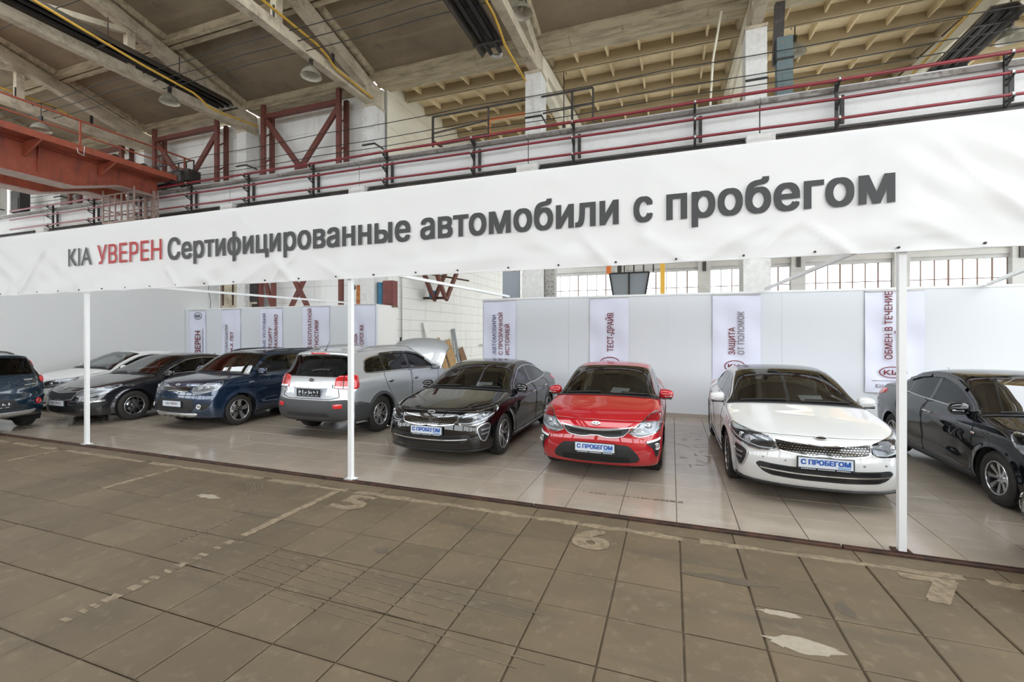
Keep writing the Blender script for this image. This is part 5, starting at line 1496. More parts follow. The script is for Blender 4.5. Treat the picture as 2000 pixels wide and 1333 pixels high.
    def lamp(s, name, pts, d, back, proj=(), strips=(), cell=.03, border=None):
        for sg in (1, -1):
            P = [(sg*x, l, z) for x, l, z in pts]; D = (sg*d[0], d[1], d[2])
            b = s.ray_patch(name, P, D, .003, M[back], cell, smooth=4)
            if border: s.ray_line('lamp_border', P, D, .014, .008, M[border], parent=b, closed=True)
            for (x, z, r, m) in proj:
                h = s.hit(sg*x, z)
                if h is None: continue
                c = h[0]; n = -Vector(D).normalized()
                ring = MB(); u = Vector((0, 0, 1)); rr = n.cross(u).normalized(); u = rr.cross(n)
                ring.tube([c+n*.012+(rr*math.cos(a)+u*math.sin(a))*r for a in np.linspace(0, 2*math.pi, 21)], .006, 6, False); ring.build('projector_ring', M['chrome'], b)
                V, F = [c+n*.03], []
                for j in (1, 2, 3):
                    for k in range(16):
                        a = 2*math.pi*k/16; V.append(c+n*(.03-.02*(j/3)**2)+(rr*math.cos(a)+u*math.sin(a))*(r-.004)*j/3)
                F = [(0, 1+k, 1+(k+1) % 16) for k in range(16)]+[(1+j*16+k, 1+(j+1)*16+k, 1+(j+1)*16+(k+1) % 16, 1+j*16+(k+1) % 16) for j in (0, 1) for k in range(16)]
                link('projector', mesh('projector', V, F, True), M[m], b)
            for (pp, w, m) in strips:
                s.ray_line('light_strip', [(sg*x, l, z) for x, l, z in pp], D, w, .010, M[m], parent=b, n=5)
            s.ray_patch('lens_cover', P, D, .018, M['lens'], cell*1.3, parent=b, thick=.014, smooth=4)

def ribbon(P, Nn, w, h, closed=False):
    n = len(P); V = []; F = []
    for i in range(n):
        a = P[(i-1) % n] if (closed or i > 0) else P[i]; b = P[(i+1) % n] if (closed or i < n-1) else P[i]
        t = (b-a).normalized() if (b-a).length > 1e-9 else Vector((1, 0, 0)); sd = t.cross(Nn[i]).normalized()
        V += [P[i]-sd*w/2-Nn[i]*h, P[i]-sd*w/2, P[i]+sd*w/2, P[i]+sd*w/2-Nn[i]*h]
    for i in range(n if closed else n-1):
        j = (i+1) % n
        for k in range(3): F.append((i*4+k, i*4+k+1, j*4+k+1, j*4+k))
    return mesh('trim', V, F)
# ------------------------------------------------------------------ body shapes (l from the nose, z; offset to the shoulder line; section power)
OPTIMA = dict(L=4.855, H=1.465, hw=.93, wb=2.805, fo=.965, R=.335, arch=.375, belt=.985, crease=.80,
    contour=[(.30, .20, .42, .0, 2.4), (.10, .205, .46, .0, 2.5), (.035, .26, .46, .0, 2.6), (.0, .42, .47, .0, 2.6), (.012, .56, .49, .0, 2.5), (.055, .69, .52, .0, 2.4),   # 0-5
             (.13, .765, .52, -.02, 2.4), (.26, .815, .47, -.025, 2.4), (.62, .895, .25, -.045, 2.4), (1.0, .955, .16, -.065, 2.4), (1.25, .995, .10, -.07, 2.4),             # 6-10
             (1.33, 1.01, .12, -.065, 2.4), (1.60, 1.165, .11, -.055, 2.3), (1.95, 1.345, .13, -.06, 2.3), (2.18, 1.425, .12, -.075, 2.3),                                   # 11-14
             (2.55, 1.462, .04, -.075, 2.4), (2.95, 1.455, 0, -.075, 2.4), (3.30, 1.405, -.02, -.075, 2.4),                                                                   # 15-17
             (3.65, 1.29, -.06, -.07, 2.3), (4.05, 1.15, -.10, -.06, 2.3), (4.22, 1.105, -.08, -.05, 2.4),                                                                    # 18-20
             (4.45, 1.095, -.10, -.05, 2.5), (4.70, 1.085, -.22, -.06, 2.5), (4.79, 1.03, -.32, -.04, 2.5), (4.83, .85, -.38, 0, 2.5), (4.855, .6, -.40, 0, 2.5), (4.83, .40, -.40, 0, 2.5), (4.72, .25, -.36, 0, 2.5), (4.50, .22, -.25, 0, 2.5)],
    wz=([.15, .22, .35, .55, .78, .90, .965, 1.03, 1.20, 1.36, 1.46], [.93, .965, .99, 1.0, .998, .975, .915, .855, .775, .69, .63]),
    wl=([0, .45, .95, 1.6, 3.2, 3.9, 4.4, 4.86], [.84, .92, .985, 1, 1, .985, .945, .88]), wg=([1.2, 2.0, 3.2, 4.2], [.95, 1, .99, .92]),
    sill=([0, .6, 1.3, 3.4, 4.2, 4.86], [.20, .20, .20, .20, .22, .24]),
    glass_strip=[(11.1, 14.0, .86), (17.2, 19.6, .80)], hood=(6.4, 10.6), roof=(14.1, 17.1), cowl_l=1.33, cowl_z=1.01, ws_top=2.1,
    dlo=[(1.62, .985), (2.2, .99), (3.0, 1.005), (3.60, 1.03), (3.98, 1.075), (3.72, 1.185), (3.42, 1.268), (3.0, 1.33), (2.6, 1.34), (2.25, 1.29), (1.95, 1.17)],
    panes=[(0, 2.66), (2.74, 3.44), (3.49, 5)],
    doors=[[(1.50, .96), (1.48, .6), (1.52, .30), (2.2, .27), (2.70, .27), (2.72, .6), (2.70, .98)], [(2.74, .98), (2.76, .6), (2.74, .27), (3.15, .28), (3.38, .55), (3.62, .75), (3.66, 1.0)]],
    handles=[(2.56, .845), (3.46, .875)], mirror=(1.72, .965))
RIO = dict(L=4.40, H=1.47, hw=.87, wb=2.60, fo=.845, R=.312, arch=.350, belt=.99, crease=.80,
    contour=[(.28, .19, .36, .0, 2.4), (.10, .20, .40, .0, 2.5), (.035, .26, .41, .0, 2.6), (.0, .42, .42, .0, 2.6), (.012, .56, .43, .0, 2.5), (.055, .68, .45, .0, 2.4),
             (.12, .755, .46, -.01, 2.4), (.22, .815, .43, -.02, 2.4), (.50, .905, .26, -.04, 2.4), (.82, .965, .17, -.06, 2.4), (1.03, 1.005, .10, -.07, 2.4),
             (1.10, 1.02, .12, -.065, 2.4), (1.35, 1.165, .11, -.055, 2.3), (1.68, 1.345, .13, -.06, 2.3), (1.90, 1.43, .12, -.075, 2.3),
             (2.25, 1.468, .04, -.075, 2.4), (2.65, 1.462, 0, -.075, 2.4), (3.0, 1.415, -.02, -.075, 2.4),
             (3.30, 1.31, -.06, -.07, 2.3), (3.68, 1.165, -.10, -.06, 2.3), (3.84, 1.125, -.08, -.05, 2.4),
             (4.05, 1.115, -.10, -.05, 2.5), (4.26, 1.10, -.20, -.06, 2.5), (4.34, 1.04, -.30, -.04, 2.5), (4.38, .85, -.34, 0, 2.5), (4.40, .6, -.36, 0, 2.5), (4.37, .40, -.36, 0, 2.5), (4.27, .25, -.34, 0, 2.5), (4.08, .22, -.22, 0, 2.5)],
    wz=([.15, .22, .35, .55, .78, .90, .97, 1.03, 1.20, 1.36, 1.47], [.93, .965, .99, 1.0, .998, .975, .92, .865, .79, .71, .65]),
    wl=([0, .42, .85, 1.5, 2.9, 3.5, 4.0, 4.4], [.90, .955, .99, 1, 1, .985, .945, .88]), wg=([1.0, 1.8, 2.9, 3.9], [.97, 1, .99, .92]),
    sill=([0, .6, 1.2, 3.1, 3.8, 4.4], [.19, .19, .19, .19, .21, .24]),
    glass_strip=[(11.1, 14.0, .86), (17.2, 19.6, .80)], hood=(6.6, 10.6), roof=(14.1, 17.1), cowl_l=1.10, cowl_z=1.02, ws_top=1.82,
    dlo=[(1.36, .995), (1.95, 1.0), (2.7, 1.015), (3.22, 1.04), (3.50, 1.09), (3.30, 1.20), (3.05, 1.28), (2.7, 1.335), (2.3, 1.345), (1.98, 1.295), (1.68, 1.18)],
    panes=[(0, 2.36), (2.44, 3.06), (3.10, 5)],
    doors=[[(1.28, .97), (1.25, .6), (1.29, .28), (1.9, .26), (2.40, .26), (2.42, .6), (2.40, .99)], [(2.44, .99), (2.46, .6), (2.44, .26), (2.82, .27), (3.0, .52), (3.22, .72), (3.28, 1.01)]],
    handles=[(2.27, .855), (3.10, .885)], mirror=(1.46, .98))
SOUL = dict(L=4.14, H=1.60, hw=.90, wb=2.57, fo=.83, R=.330, arch=.372, belt=1.10, crease=.86,
    contour=[(.26, .24, .36, .0, 2.5), (.10, .245, .36, .0, 2.6), (.035, .30, .36, .0, 2.7), (.0, .48, .37, .0, 2.8), (.015, .66, .38, .0, 2.8), (.05, .80, .40, .0, 2.6),
             (.10, .90, .42, -.01, 2.5), (.20, .965, .40, -.02, 2.5), (.42, 1.02, .28, -.03, 2.5), (.70, 1.06, .16, -.05, 2.5), (.90, 1.085, .08, -.06, 2.5),
             (.97, 1.10, .12, -.055, 2.5), (1.14, 1.25, .11, -.05, 2.4), (1.38, 1.43, .12, -.06, 2.4), (1.58, 1.53, .12, -.075, 2.4),
             (1.95, 1.585, .04, -.075, 2.6), (2.6, 1.60, 0, -.075, 2.7), (3.40, 1.575, -.02, -.075, 2.7),
             (3.76, 1.54, -.06, -.08, 2.6), (3.86, 1.49, -.10, -.06, 2.7), (3.96, 1.22, -.14, -.03, 2.8),
             (4.01, 1.10, -.16, -.02, 2.8), (4.05, .98, -.20, 0, 2.8), (4.08, .86, -.22, 0, 2.8), (4.10, .76, -.26, 0, 2.7), (4.14, .60, -.30, 0, 2.6), (4.12, .42, -.30, 0, 2.6), (4.04, .30, -.28, 0, 2.6), (3.88, .26, -.18, 0, 2.5)],
    wz=([.15, .26, .40, .60, .86, 1.02, 1.10, 1.14, 1.30, 1.48, 1.60], [.93, .965, .99, 1.0, 1.0, .985, .955, .925, .86, .76, .70]),
    wl=([0, .42, .83, 1.4, 2.9, 3.5, 3.9, 4.14], [.92, .965, .995, 1, 1, .995, .97, .94]), wg=([.9, 1.6, 2.9, 3.9], [.97, 1, 1, .96]),
    sill=([0, .6, 1.2, 2.9, 3.6, 4.14], [.24, .23, .22, .22, .24, .26]),
    glass_strip=[(11.1, 14.0, .87), (19.0, 20.6, .74)], hood=(6.5, 10.6), roof=(14.1, 18.0), cowl_l=.97, cowl_z=1.10, ws_top=1.48,
    dlo=[(1.26, 1.10), (2.0, 1.115), (2.8, 1.145), (3.45, 1.19), (3.62, 1.25), (3.56, 1.37), (3.2, 1.44), (2.4, 1.475), (1.9, 1.465), (1.66, 1.42), (1.45, 1.28)],
    panes=[(0, 2.22), (2.32, 3.08), (3.13, 5)],
    doors=[[(1.18, 1.07), (1.15, .7), (1.20, .33), (1.8, .30), (2.24, .30), (2.27, .7), (2.26, 1.10)], [(2.30, 1.10), (2.31, .7), (2.29, .30), (2.72, .31), (2.92, .58), (3.1, .82), (3.14, 1.13)]],
    handles=[(2.12, .935), (3.0, .965)], mirror=(1.34, 1.09))
SORENTO = dict(L=4.685, H=1.71, hw=.942, wb=2.70, fo=.93, R=.362, arch=.410, belt=1.155, crease=.92,
    contour=[(.28, .28, .36, .0, 2.5), (.10, .285, .38, .0, 2.6), (.035, .34, .38, .0, 2.7), (.0, .52, .39, .0, 2.7), (.015, .72, .40, .0, 2.6), (.055, .86, .42, .0, 2.5),
             (.11, .95, .44, -.01, 2.4), (.22, 1.01, .42, -.02, 2.4), (.50, 1.07, .28, -.03, 2.4), (.85, 1.115, .16, -.05, 2.4), (1.08, 1.15, .08, -.06, 2.4),
             (1.15, 1.165, .12, -.055, 2.4), (1.36, 1.32, .11, -.05, 2.3), (1.64, 1.50, .12, -.06, 2.3), (1.86, 1.60, .12, -.075, 2.3),
             (2.25, 1.68, .04, -.08, 2.5), (2.9, 1.71, 0, -.08, 2.6), (3.70, 1.685, -.02, -.08, 2.6),
             (4.18, 1.635, -.06, -.085, 2.5), (4.32, 1.575, -.12, -.06, 2.6), (4.48, 1.25, -.20, -.03, 2.6),
             (4.53, 1.14, -.22, -.02, 2.6), (4.57, 1.0, -.26, 0, 2.6), (4.60, .86, -.28, 0, 2.6), (4.64, .74, -.30, 0, 2.6), (4.685, .60, -.34, 0, 2.5), (4.67, .44, -.34, 0, 2.5), (4.58, .33, -.32, 0, 2.5), (4.40, .30, -.2, 0, 2.5)],
    wz=([.2, .32, .46, .65, .92, 1.08, 1.155, 1.20, 1.38, 1.56, 1.70], [.93, .965, .99, 1.0, .995, .98, .945, .91, .825, .725, .66]),
    wl=([0, .45, .93, 1.5, 3.3, 3.9, 4.3, 4.69], [.91, .96, .99, 1, 1, .99, .965, .92]), wg=([1.1, 1.8, 3.2, 4.4], [.97, 1, .99, .945]),
    sill=([0, .6, 1.3, 3.3, 4.1, 4.69], [.28, .27, .26, .26, .28, .30]),
    glass_strip=[(11.1, 14.0, .86), (19.05, 20.7, .82)], hood=(6.5, 10.6), roof=(14.1, 18.0), cowl_l=1.15, cowl_z=1.165, ws_top=1.75, open_hood=True,
    dlo=[(1.46, 1.165), (2.3, 1.18), (3.1, 1.195), (3.85, 1.21), (4.0, 1.24), (3.90, 1.44), (3.6, 1.515), (2.9, 1.555), (2.25, 1.535), (1.95, 1.47), (1.68, 1.33)],
    panes=[(0, 2.44), (2.54, 3.36), (3.43, 5)],
    doors=[[(1.36, 1.13), (1.33, .7), (1.38, .36), (2.0, .34), (2.46, .34), (2.49, .7), (2.48, 1.16)], [(2.52, 1.16), (2.53, .7), (2.51, .34), (2.98, .35), (3.2, .62), (3.42, .90), (3.46, 1.19)]],
    handles=[(2.33, .985), (3.30, 1.01)], mirror=(1.55, 1.15))

def common(c, style, hm='chrome', arch=None, chrome=True, dark_rear=True, aw=.03):
    c.body(); c.glazing(dark_rear, chrome); c.doors(hm=hm); c.arches(arch, aw); c.wheels(style); c.mirrors(); c.interior(); c.wipers()
    if not c.sp.get('open_hood'): c.hood_lines()

FD = (0, 1, 0); RD = (0, -1, 0)
def sym(pts): return pts + [(-x, l, z) for x, l, z in pts[::-1]]

def grille_cells(c, poly, rows, cols, z0, z1, hw, parent, m='chrome', shape=.6):
    """rows of small bright studs inside the grille outline"""
    P = [(x, z) for x, l, z in poly]; sm = smooth_poly(P, 4); mb = MB()
    for r in range(rows):
        z = z0+(z1-z0)*(r+.5)/rows; dx = 2*hw/cols
        for k in range(cols+1):
            x = -hw+(k+(.5 if r % 2 else 0))*dx
            ok = all(in_poly(x+a, z+b, sm) for a, b in ((0, 0), (dx*.3, 0), (-dx*.3, 0), (0, .012), (0, -.012)))
            if not ok: continue
            h = c.hit(x, z)
            if not h: continue
            p, n = h; p = p+n*.008; t = Vector((1, 0, 0)); t = (t-n*t.dot(n)).normalized(); u = n.cross(t); u = u if u.z > 0 else -u
            w, hh = dx*.30, (z1-z0)/rows*.12
            v = [p-t*w*.6+u*hh*2.0, p-t*w+u*hh, p-t*w*.9-u*hh*.4, p+t*w*.9-u*hh*.4, p+t*w+u*hh, p+t*w*.6+u*hh*2.0]
            mb.add([q for q in v], [(0, 1, 2, 3, 4, 5)])
    o = mb.build('grille_mesh', M[m], parent); o['kind'] = 'stuff'; return o

def optima_front(c, kind):
    # headlights
    if kind == 'gt':
        c.lamp('headlight', [(.455, .10, .655), (.50, .12, .735), (.66, .22, .775), (.80, .42, .805), (.885, .68, .835), (.90, .62, .775), (.86, .45, .690), (.74, .27, .625), (.62, .18, .605), (.52, .11, .615)], (-.62, 1, 0), 'lamp_dark',
               [(.70, .70, .034, 'projector'), (.79, .73, .030, 'projector')], [([(.50, .11, .645), (.60, .17, .632), (.70, .25, .655), (.80, .38, .69), (.875, .55, .755)], .012, 'drl'), ([(.54, .13, .71), (.66, .22, .745), (.78, .40, .775)], .008, 'chrome')], border='chrome')
        g = [(0, 0, .700), (.09, 0, .703), (.16, 0, .712), (.30, .05, .722), (.47, .08, .738), (.475, .08, .71), (.45, .07, .655), (.41, .06, .622), (.20, .02, .597), (.10, 0, .592), (.05, 0, .604), (0, 0, .607)]
        poly = g+[(-x, l, z) for x, l, z in g[::-1][1:-1]]
        b = c.ray_patch('grille', poly, FD, .002, M['black_gloss'], .04, smooth=3)
        grille_cells(c, poly, 6, 30, .595, .738, .47, b)
        c.ray_line('grille_frame', poly, FD, .011, .010, M['chrome'], parent=b, closed=True, n=4)
        c.emblem(.775)
        low = [(.0, 0, .460), (.30, .02, .460), (.52, .10, .468), (.63, .18, .475), (.67, .2, .44), (.60, .15, .365), (.50, .1, .33), (.2, .02, .315), (0, 0, .315)]
        b = c.ray_patch('lower_intake', low+[(-x, l, z) for x, l, z in low[::-1][1:-1]], FD, .003, M['plastic'], .05, smooth=3)
        for z in (.34, .36, .42, .44): c.ray_line('intake_slat', [(-.52, .1, z+.01), (-.25, 0, z), (.25, 0, z), (.52, .1, z+.01)], FD, .008, .012, M['black_gloss'], parent=b)
        c.ray_line('chrome_strip', [(-.61, .15, .415), (-.3, .02, .392), (0, 0, .388), (.3, .02, .392), (.61, .15, .415)], FD, .014, .018, M['chrome'], parent=b)
        for sg in (1, -1):
            v = [(.745, .2, .60), (.80, .25, .645), (.865, .35, .66), (.878, .4, .60), (.855, .36, .47), (.825, .3, .405), (.79, .24, .43), (.76, .2, .52)]
            P = [(sg*x, l, z-.04) for x, l, z in v]; D = (-sg*.7, 1, 0)
            b = c.ray_patch('side_vent', P, D, .003, M['plastic'], .03); c.ray_line('vent_frame', P, D, .016, .012, M['satin'], parent=b, closed=True, n=4)
            for z in (.47, .53): c.ray_line('vent_fin', [(sg*.785, .25, z), (sg*.865, .38, z+.012)], D, .016, .014, M['satin'], parent=b, smooth=False)
            c.ray_patch('fog_pocket_crease', [(sg*.66, .2, .50), (sg*.70, .22, .53), (sg*.72, .22, .50), (sg*.68, .2, .46)], FD, .002, c.paint, .04)
        c.ray_line('front_lip', [(-.80, .32, .235), (-.5, .1, .225), (0, .03, .222), (.5, .1, .225), (.80, .32, .235)], FD, .03, .02, M['plastic'], h=.03)
        for x, z in ((.38, .52), (.60, .53)):
            for sg in (1, -1):
                h = c.hit(sg*x, z)
                MB().lathe([(.012, 0), (.012, .004)], 12, 'y', h[0]-Vector((0, .005, 0))).build('parking_sensor', M['satin'] if c.paint.name.startswith('white') else c.paint, c.root)
        for sg in (1, -1):
            b = c.side_patch('fender_vent', [(1.37, .735), (1.47, .775), (1.48, .755), (1.40, .715)], .004, M['black_gloss'], sg)
            c.side_line('fender_vent_trim', [(1.37, .735), (1.47, .775), (1.48, .755), (1.40, .715)], .010, .008, M['chrome'], sg, parent=b, closed=True)
            c.side_line('sill_strip', [(1.40, .275), (2.2, .262), (3.30, .272)], .028, .016, M['satin'], sg)
    else:
        c.lamp('headlight', [(.455, .10, .655), (.50, .12, .735), (.66, .22, .775), (.80, .42, .805), (.885, .70, .84), (.90, .62, .775), (.86, .45, .690), (.74, .27, .625), (.62, .18, .605), (.52, .11, .615)], (-.62, 1, 0), 'lamp_back',
               [(.66, .69, .034, 'projector')], [([(.50, .11, .645), (.60, .17, .632), (.70, .25, .655), (.80, .38, .69), (.875, .55, .755)], .012, 'drl'), ([(.56, .13, .69), (.68, .22, .70), (.80, .40, .74)], .010, 'drl'), ([(.54, .13, .725), (.66, .22, .755), (.80, .42, .79)], .010, 'chrome')], border='satin')
        g = [(0, 0, .690), (.16, 0, .700), (.30, .05, .712), (.47, .08, .725), (.475, .08, .70), (.44, .07, .615), (.40, .06, .565), (.20, .02, .542), (.08, 0, .548), (0, 0, .555)]
        poly = g+[(-x, l, z) for x, l, z in g[::-1][1:-1]]
        b = c.ray_patch('grille', poly, FD, .002, M['black_gloss'], .04, smooth=3)
        for k in range(25):
            x = -.42+k*.035; zt = .69+.03*abs(x)/.45; zb_ = .56+.02*max(0, abs(x)-.3)/.15
            c.ray_line('grille_fin', [(x, 0, zb_), (x, 0, zt)], FD, .009, .012, M['cladding'], parent=b, smooth=False, n=3)
        c.ray_line('grille_frame', poly, FD, .016, .012, M['satin'], parent=b, closed=True, n=4)
        c.emblem(.775)
        low = [(.0, 0, .40), (.40, .02, .40), (.55, .10, .41), (.60, .15, .33), (.50, .1, .27), (.2, .02, .26), (0, 0, .26)]
        b = c.ray_patch('lower_intake', low+[(-x, l, z) for x, l, z in low[::-1][1:-1]], FD, .003, M['plastic'], .05, smooth=3)
        for z in (.29, .32, .35, .38): c.ray_line('intake_slat', [(-.5, .1, z), (-.25, 0, z), (.25, 0, z), (.5, .1, z)], FD, .010, .012, M['black_gloss'], parent=b)
        for sg in (1, -1):
            v = [(.66, .2, .50), (.78, .3, .53), (.865, .42, .54), (.87, .42, .47), (.80, .32, .385), (.70, .2, .38)]
            P = [(sg*x, l, z-.02) for x, l, z in v]; D = (-sg*.6, 1, 0)
            b = c.ray_patch('fog_pocket', P, D, .003, M['plastic'], .03)
            c.ray_line('fog_strip', [(sg*.66, .2, .495), (sg*.76, .3, .515), (sg*.865, .42, .525)], D, .030, .014, M['chrome'], parent=b, n=4)
            c.ray_line('fog_hook', [(sg*.65, .2, .47), (sg*.68, .2, .40), (sg*.72, .22, .385)], D, .026, .012, M['satin'], parent=b, n=4)
    c.shark_fin = None
def fin(c, m=None):
    l = c.sp['L']*.72; h = c.full.ray_cast(Vector((0, l-c.L/2, 3)), Vector((0, 0, -1)))[0]
    V = [(h.x-.03, h.y-.09, h.z-.005), (h.x+.03, h.y-.09, h.z-.005), (h.x+.03, h.y+.09, h.z-.01), (h.x-.03, h.y+.09, h.z-.01), (h.x-.006, h.y+.05, h.z+.06), (h.x+.006, h.y+.05, h.z+.06), (h.x+.006, h.y+.085, h.z+.065), (h.x-.006, h.y+.085, h.z+.065)]
    link('antenna_fin', mesh('antenna_fin', V, [(0, 1, 5, 4), (1, 2, 6, 5), (2, 3, 7, 6), (3, 0, 4, 7), (4, 5, 6, 7)]), m or c.paint, c.root)
def whip(c, f=.86, back=1, ln=.19):
    l = c.sp['L']*f; h = c.full.ray_cast(Vector((0, l-c.L/2, 3)), Vector((0, 0, -1)))[0]
    a = MB().lathe([(.03, -.01), (.026, .012), (.01, .03)], 10, 'z', h).build('antenna_base', M['plastic'], c.root)
    MB().tube([h+Vector((0, 0, .02)), h+Vector((0, back*ln*.55, ln))], [.006, .0035], 6).build('antenna_mast', M['plastic'], a)
def tail_sedan(c):
    L = c.L; z = .93
    for sg in (1, -1):
        c.ray_patch('tail_lamp', [(sg*.50, L, .98), (sg*.72, L-.1, 1.0), (sg*.86, L-.35, 1.0), (sg*.88, L-.4, .93), (sg*.78, L-.15, .87), (sg*.52, L, .88)], (-sg*.7, -1, 0), .006, M['red_lamp'], .05, thick=.01)
    c.strip_patch('trunk_gap', 20.55, 20.62, -.8, .8, .003, M['dark'], na=1)
def sunroof(c, a0, a1):
    c.strip_patch('glass_roof', a0, a1, -.74, .74, .004, M['black_gloss'], nq=14)
def paper_on_dash(c, x, lab, rot=.15):
    sp = c.sp
    M_ = Matrix.Rotation(c.root.rotation_euler.z, 4, 'Z'); M_.translation = c.root.location
    p = M_ @ Vector((x, sp['cowl_l']+.36-c.L/2, sp['cowl_z']+.012))
    o = MB().box(-.15, .15, -.105, .105, 0, .003).build('paper_sheet', M['paper']); o.location = p; o.rotation_euler = (.5, 0, rot); tag(o, lab, 'paper')

P_BLACK = paint('black_metallic_paint', (.004, .0042, .0052), .1, .35, 0)
P_WHITE = paint('white_pearl_paint', (.62, .63, .63), .0, .35)
P_RED = paint('bright_red_paint', (.40, .005, .012), .15, .4, .1)
P_BLACK2 = paint('blue_black_paint', (.005, .006, .0085), .1, .35, 0)
P_GREY = paint('graphite_paint', (.020, .021, .026), .4, .32, .1)
P_BLUE = paint('deep_blue_paint', (.008, .030, .075), .5, .25)
P_BLUE2 = paint('petrol_blue_paint', (.010, .032, .060), .5, .25)
P_SILVER = paint('silver_paint', (.52, .545, .57), .55, .3)
P_WHITE2 = paint('white_grey_paint', (.70, .71, .70), .0, .35)

def ycen(front_axle, sp): return front_axle - sp['fo'] + sp['L']/2
# black sedan
c = Car('black_sedan', OPTIMA, P_BLACK, (-3.50, ycen(6.96, OPTIMA), .006), 0, 'glossy black sedan with chrome mesh grille between the silver and red cars')
common(c, 'optima'); optima_front(c, 'gt'); c.plate(.525, 'used'); fin(c); tail_sedan(c); sunroof(c, 14.15, 16.6); paper_on_dash(c, .22, 'white paper sheet on the dashboard of the black sedan')
# white sedan
c = Car('white_sedan', OPTIMA, P_WHITE, (1.62, ycen(6.90, OPTIMA), .006), 0, 'white sedan with chrome mesh grille and black vents beside the right post')
common(c, 'optima'); optima_front(c, 'gt'); c.plate(.525, 'used'); fin(c, M['plastic']); tail_sedan(c); sunroof(c, 14.15, 15.4); paper_on_dash(c, .30, 'white paper sheet on the dashboard of the white sedan')
# graphite sedan
c = Car('graphite_sedan', OPTIMA, P_GREY, (-12.55, ycen(6.86, OPTIMA), .006), 0, 'dark graphite sedan with vertical grille fins behind the left post')
common(c, 'grey'); optima_front(c, 'fins'); c.plate(.475, 'brand'); fin(c); tail_sedan(c)
o = MB().box(-.02, .02, -.004, .004, 0, .22).build('red_tag', M['tassel']); o.location = (-12.45, ycen(6.86, OPTIMA)-.42, 1.08); tag(o, 'small red tag hanging inside the graphite sedan windscreen', 'tag')
# white sedan at the back
c = Car('white_sedan', OPTIMA, P_WHITE2, (-15.55, ycen(7.6, OPTIMA), .006), 0, 'pale white sedan mostly hidden behind the left post and graphite sedan')
common(c, 'grey'); optima_front(c, 'gt'); fin(c); tail_sedan(c)

# red car
def rio_front(c):
    c.lamp('headlight', [(.44, .10, .655), (.50, .11, .70), (.62, .20, .775), (.72, .35, .84), (.80, .58, .885), (.825, .60, .84), (.83, .50, .74), (.78, .36, .665), (.66, .2, .625), (.54, .12, .615)], (-.62, 1, 0), 'lamp_back',
           [(.68, .73, .045, 'projector')], [([(.48, .1, .64), (.60, .17, .635), (.70, .25, .655), (.80, .42, .70)], .016, 'drl'), ([(.50, .1, .675), (.58, .16, .70), (.60, .16, .665)], .03, 'chrome'), ([(.80, .42, .72), (.815, .52, .80)], .010, 'chrome')], border='chrome')
    g = [(0, 0, .672), (.15, 0, .676), (.30, .04, .690), (.445, .08, .71), (.43, .08, .668), (.36, .05, .612), (.22, .02, .592), (.12, 0, .596), (.06, 0, .610), (0, 0, .612)]
    poly = g+[(-x, l, z) for x, l, z in g[::-1][1:-1]]
    b = c.ray_patch('grille', poly, FD, .002, M['plastic'], .04, smooth=3)
    for z in (.635, .648, .661): c.ray_line('grille_slat', [(-.34, .04, z+.012), (-.15, 0, z), (.15, 0, z), (.34, .04, z+.012)], FD, .006, .008, M['black_gloss'], parent=b)
    c.ray_line('grille_frame', poly, FD, .010, .010, M['satin'], parent=b, closed=True, n=4)
    c.ray_line('chrome_strip', [(-.47, .1, .722), (-.3, .04, .698), (0, 0, .683), (.3, .04, .698), (.47, .1, .722)], FD, .020, .014, M['satin'], parent=b)
    c.emblem(.755, dark=False)
    low = [(0, 0, .505), (.30, .02, .505), (.44, .06, .49), (.55, .1, .38), (.575, .12, .31), (.52, .1, .268), (.2, .02, .25), (0, 0, .25)]
    b = c.ray_patch('lower_intake', low+[(-x, l, z) for x, l, z in low[::-1][1:-1]], FD, .003, M['plastic'], .05, smooth=3)
    for z in (.275, .295, .315, .335): c.ray_line('intake_slat', [(-.44, .08, z), (-.2, 0, z), (.2, 0, z), (.44, .08, z)], FD, .008, .012, M['black_gloss'], parent=b)
    for sg in (1, -1):
        D = (-sg*.6, 1, 0)
        b = c.ray_patch('fog_pocket', [(sg*.635, .18, .535), (sg*.72, .25, .545), (sg*.80, .36, .55), (sg*.805, .38, .50), (sg*.785, .34, .36), (sg*.75, .28, .33), (sg*.715, .24, .44), (sg*.65, .2, .50)], D, .003, M['plastic'], .03)
        c.ray_line('daytime_light', [(sg*.63, .18, .54), (sg*.72, .25, .555), (sg*.805, .38, .57)], D, .028, .016, M['drl'], parent=b, n=4)
        dn = Vector(D).normalized(); h = c.full.ray_cast(Vector((sg*.755, .30-c.L/2, .475))-dn*2, dn)[0]
        rr = Vector((0, 0, 1)).cross(dn); fg = MB(); fg.tube([h-dn*.012+(rr*math.cos(a)+Vector((0, 0, 1))*math.sin(a))*.040 for a in np.linspace(0, 2*math.pi, 21)], .007, 6, False); fg.build('fog_ring', M['chrome'], b)
        V = [h-dn*.02]+[h-dn*.01+(rr*math.cos(a)+Vector((0, 0, 1))*math.sin(a))*.035 for a in np.linspace(0, 2*math.pi, 17)[:-1]]
        link('fog_lamp', mesh('fog_lamp', V, [(0, 1+k, 1+(k+1) % 16) for k in range(16)], True), M['lamp_back'], b)
        c.ray_line('bumper_crease', [(sg*.50, .12, .565), (sg*.60, .17, .60), (sg*.70, .24, .605)], FD, .012, .002, c.paint)
c = Car('red_sedan', RIO, P_RED, (-.98, ycen(6.94, RIO), .006), 0, 'bright red compact sedan facing forward between black and white sedans')
common(c, 'rio', hm='paint', chrome=False); rio_front(c); c.plate(.450, 'used'); whip(c, .80); tail_sedan(c); paper_on_dash(c, .17, 'white paper sheet on the dashboard of the red car', -.3)
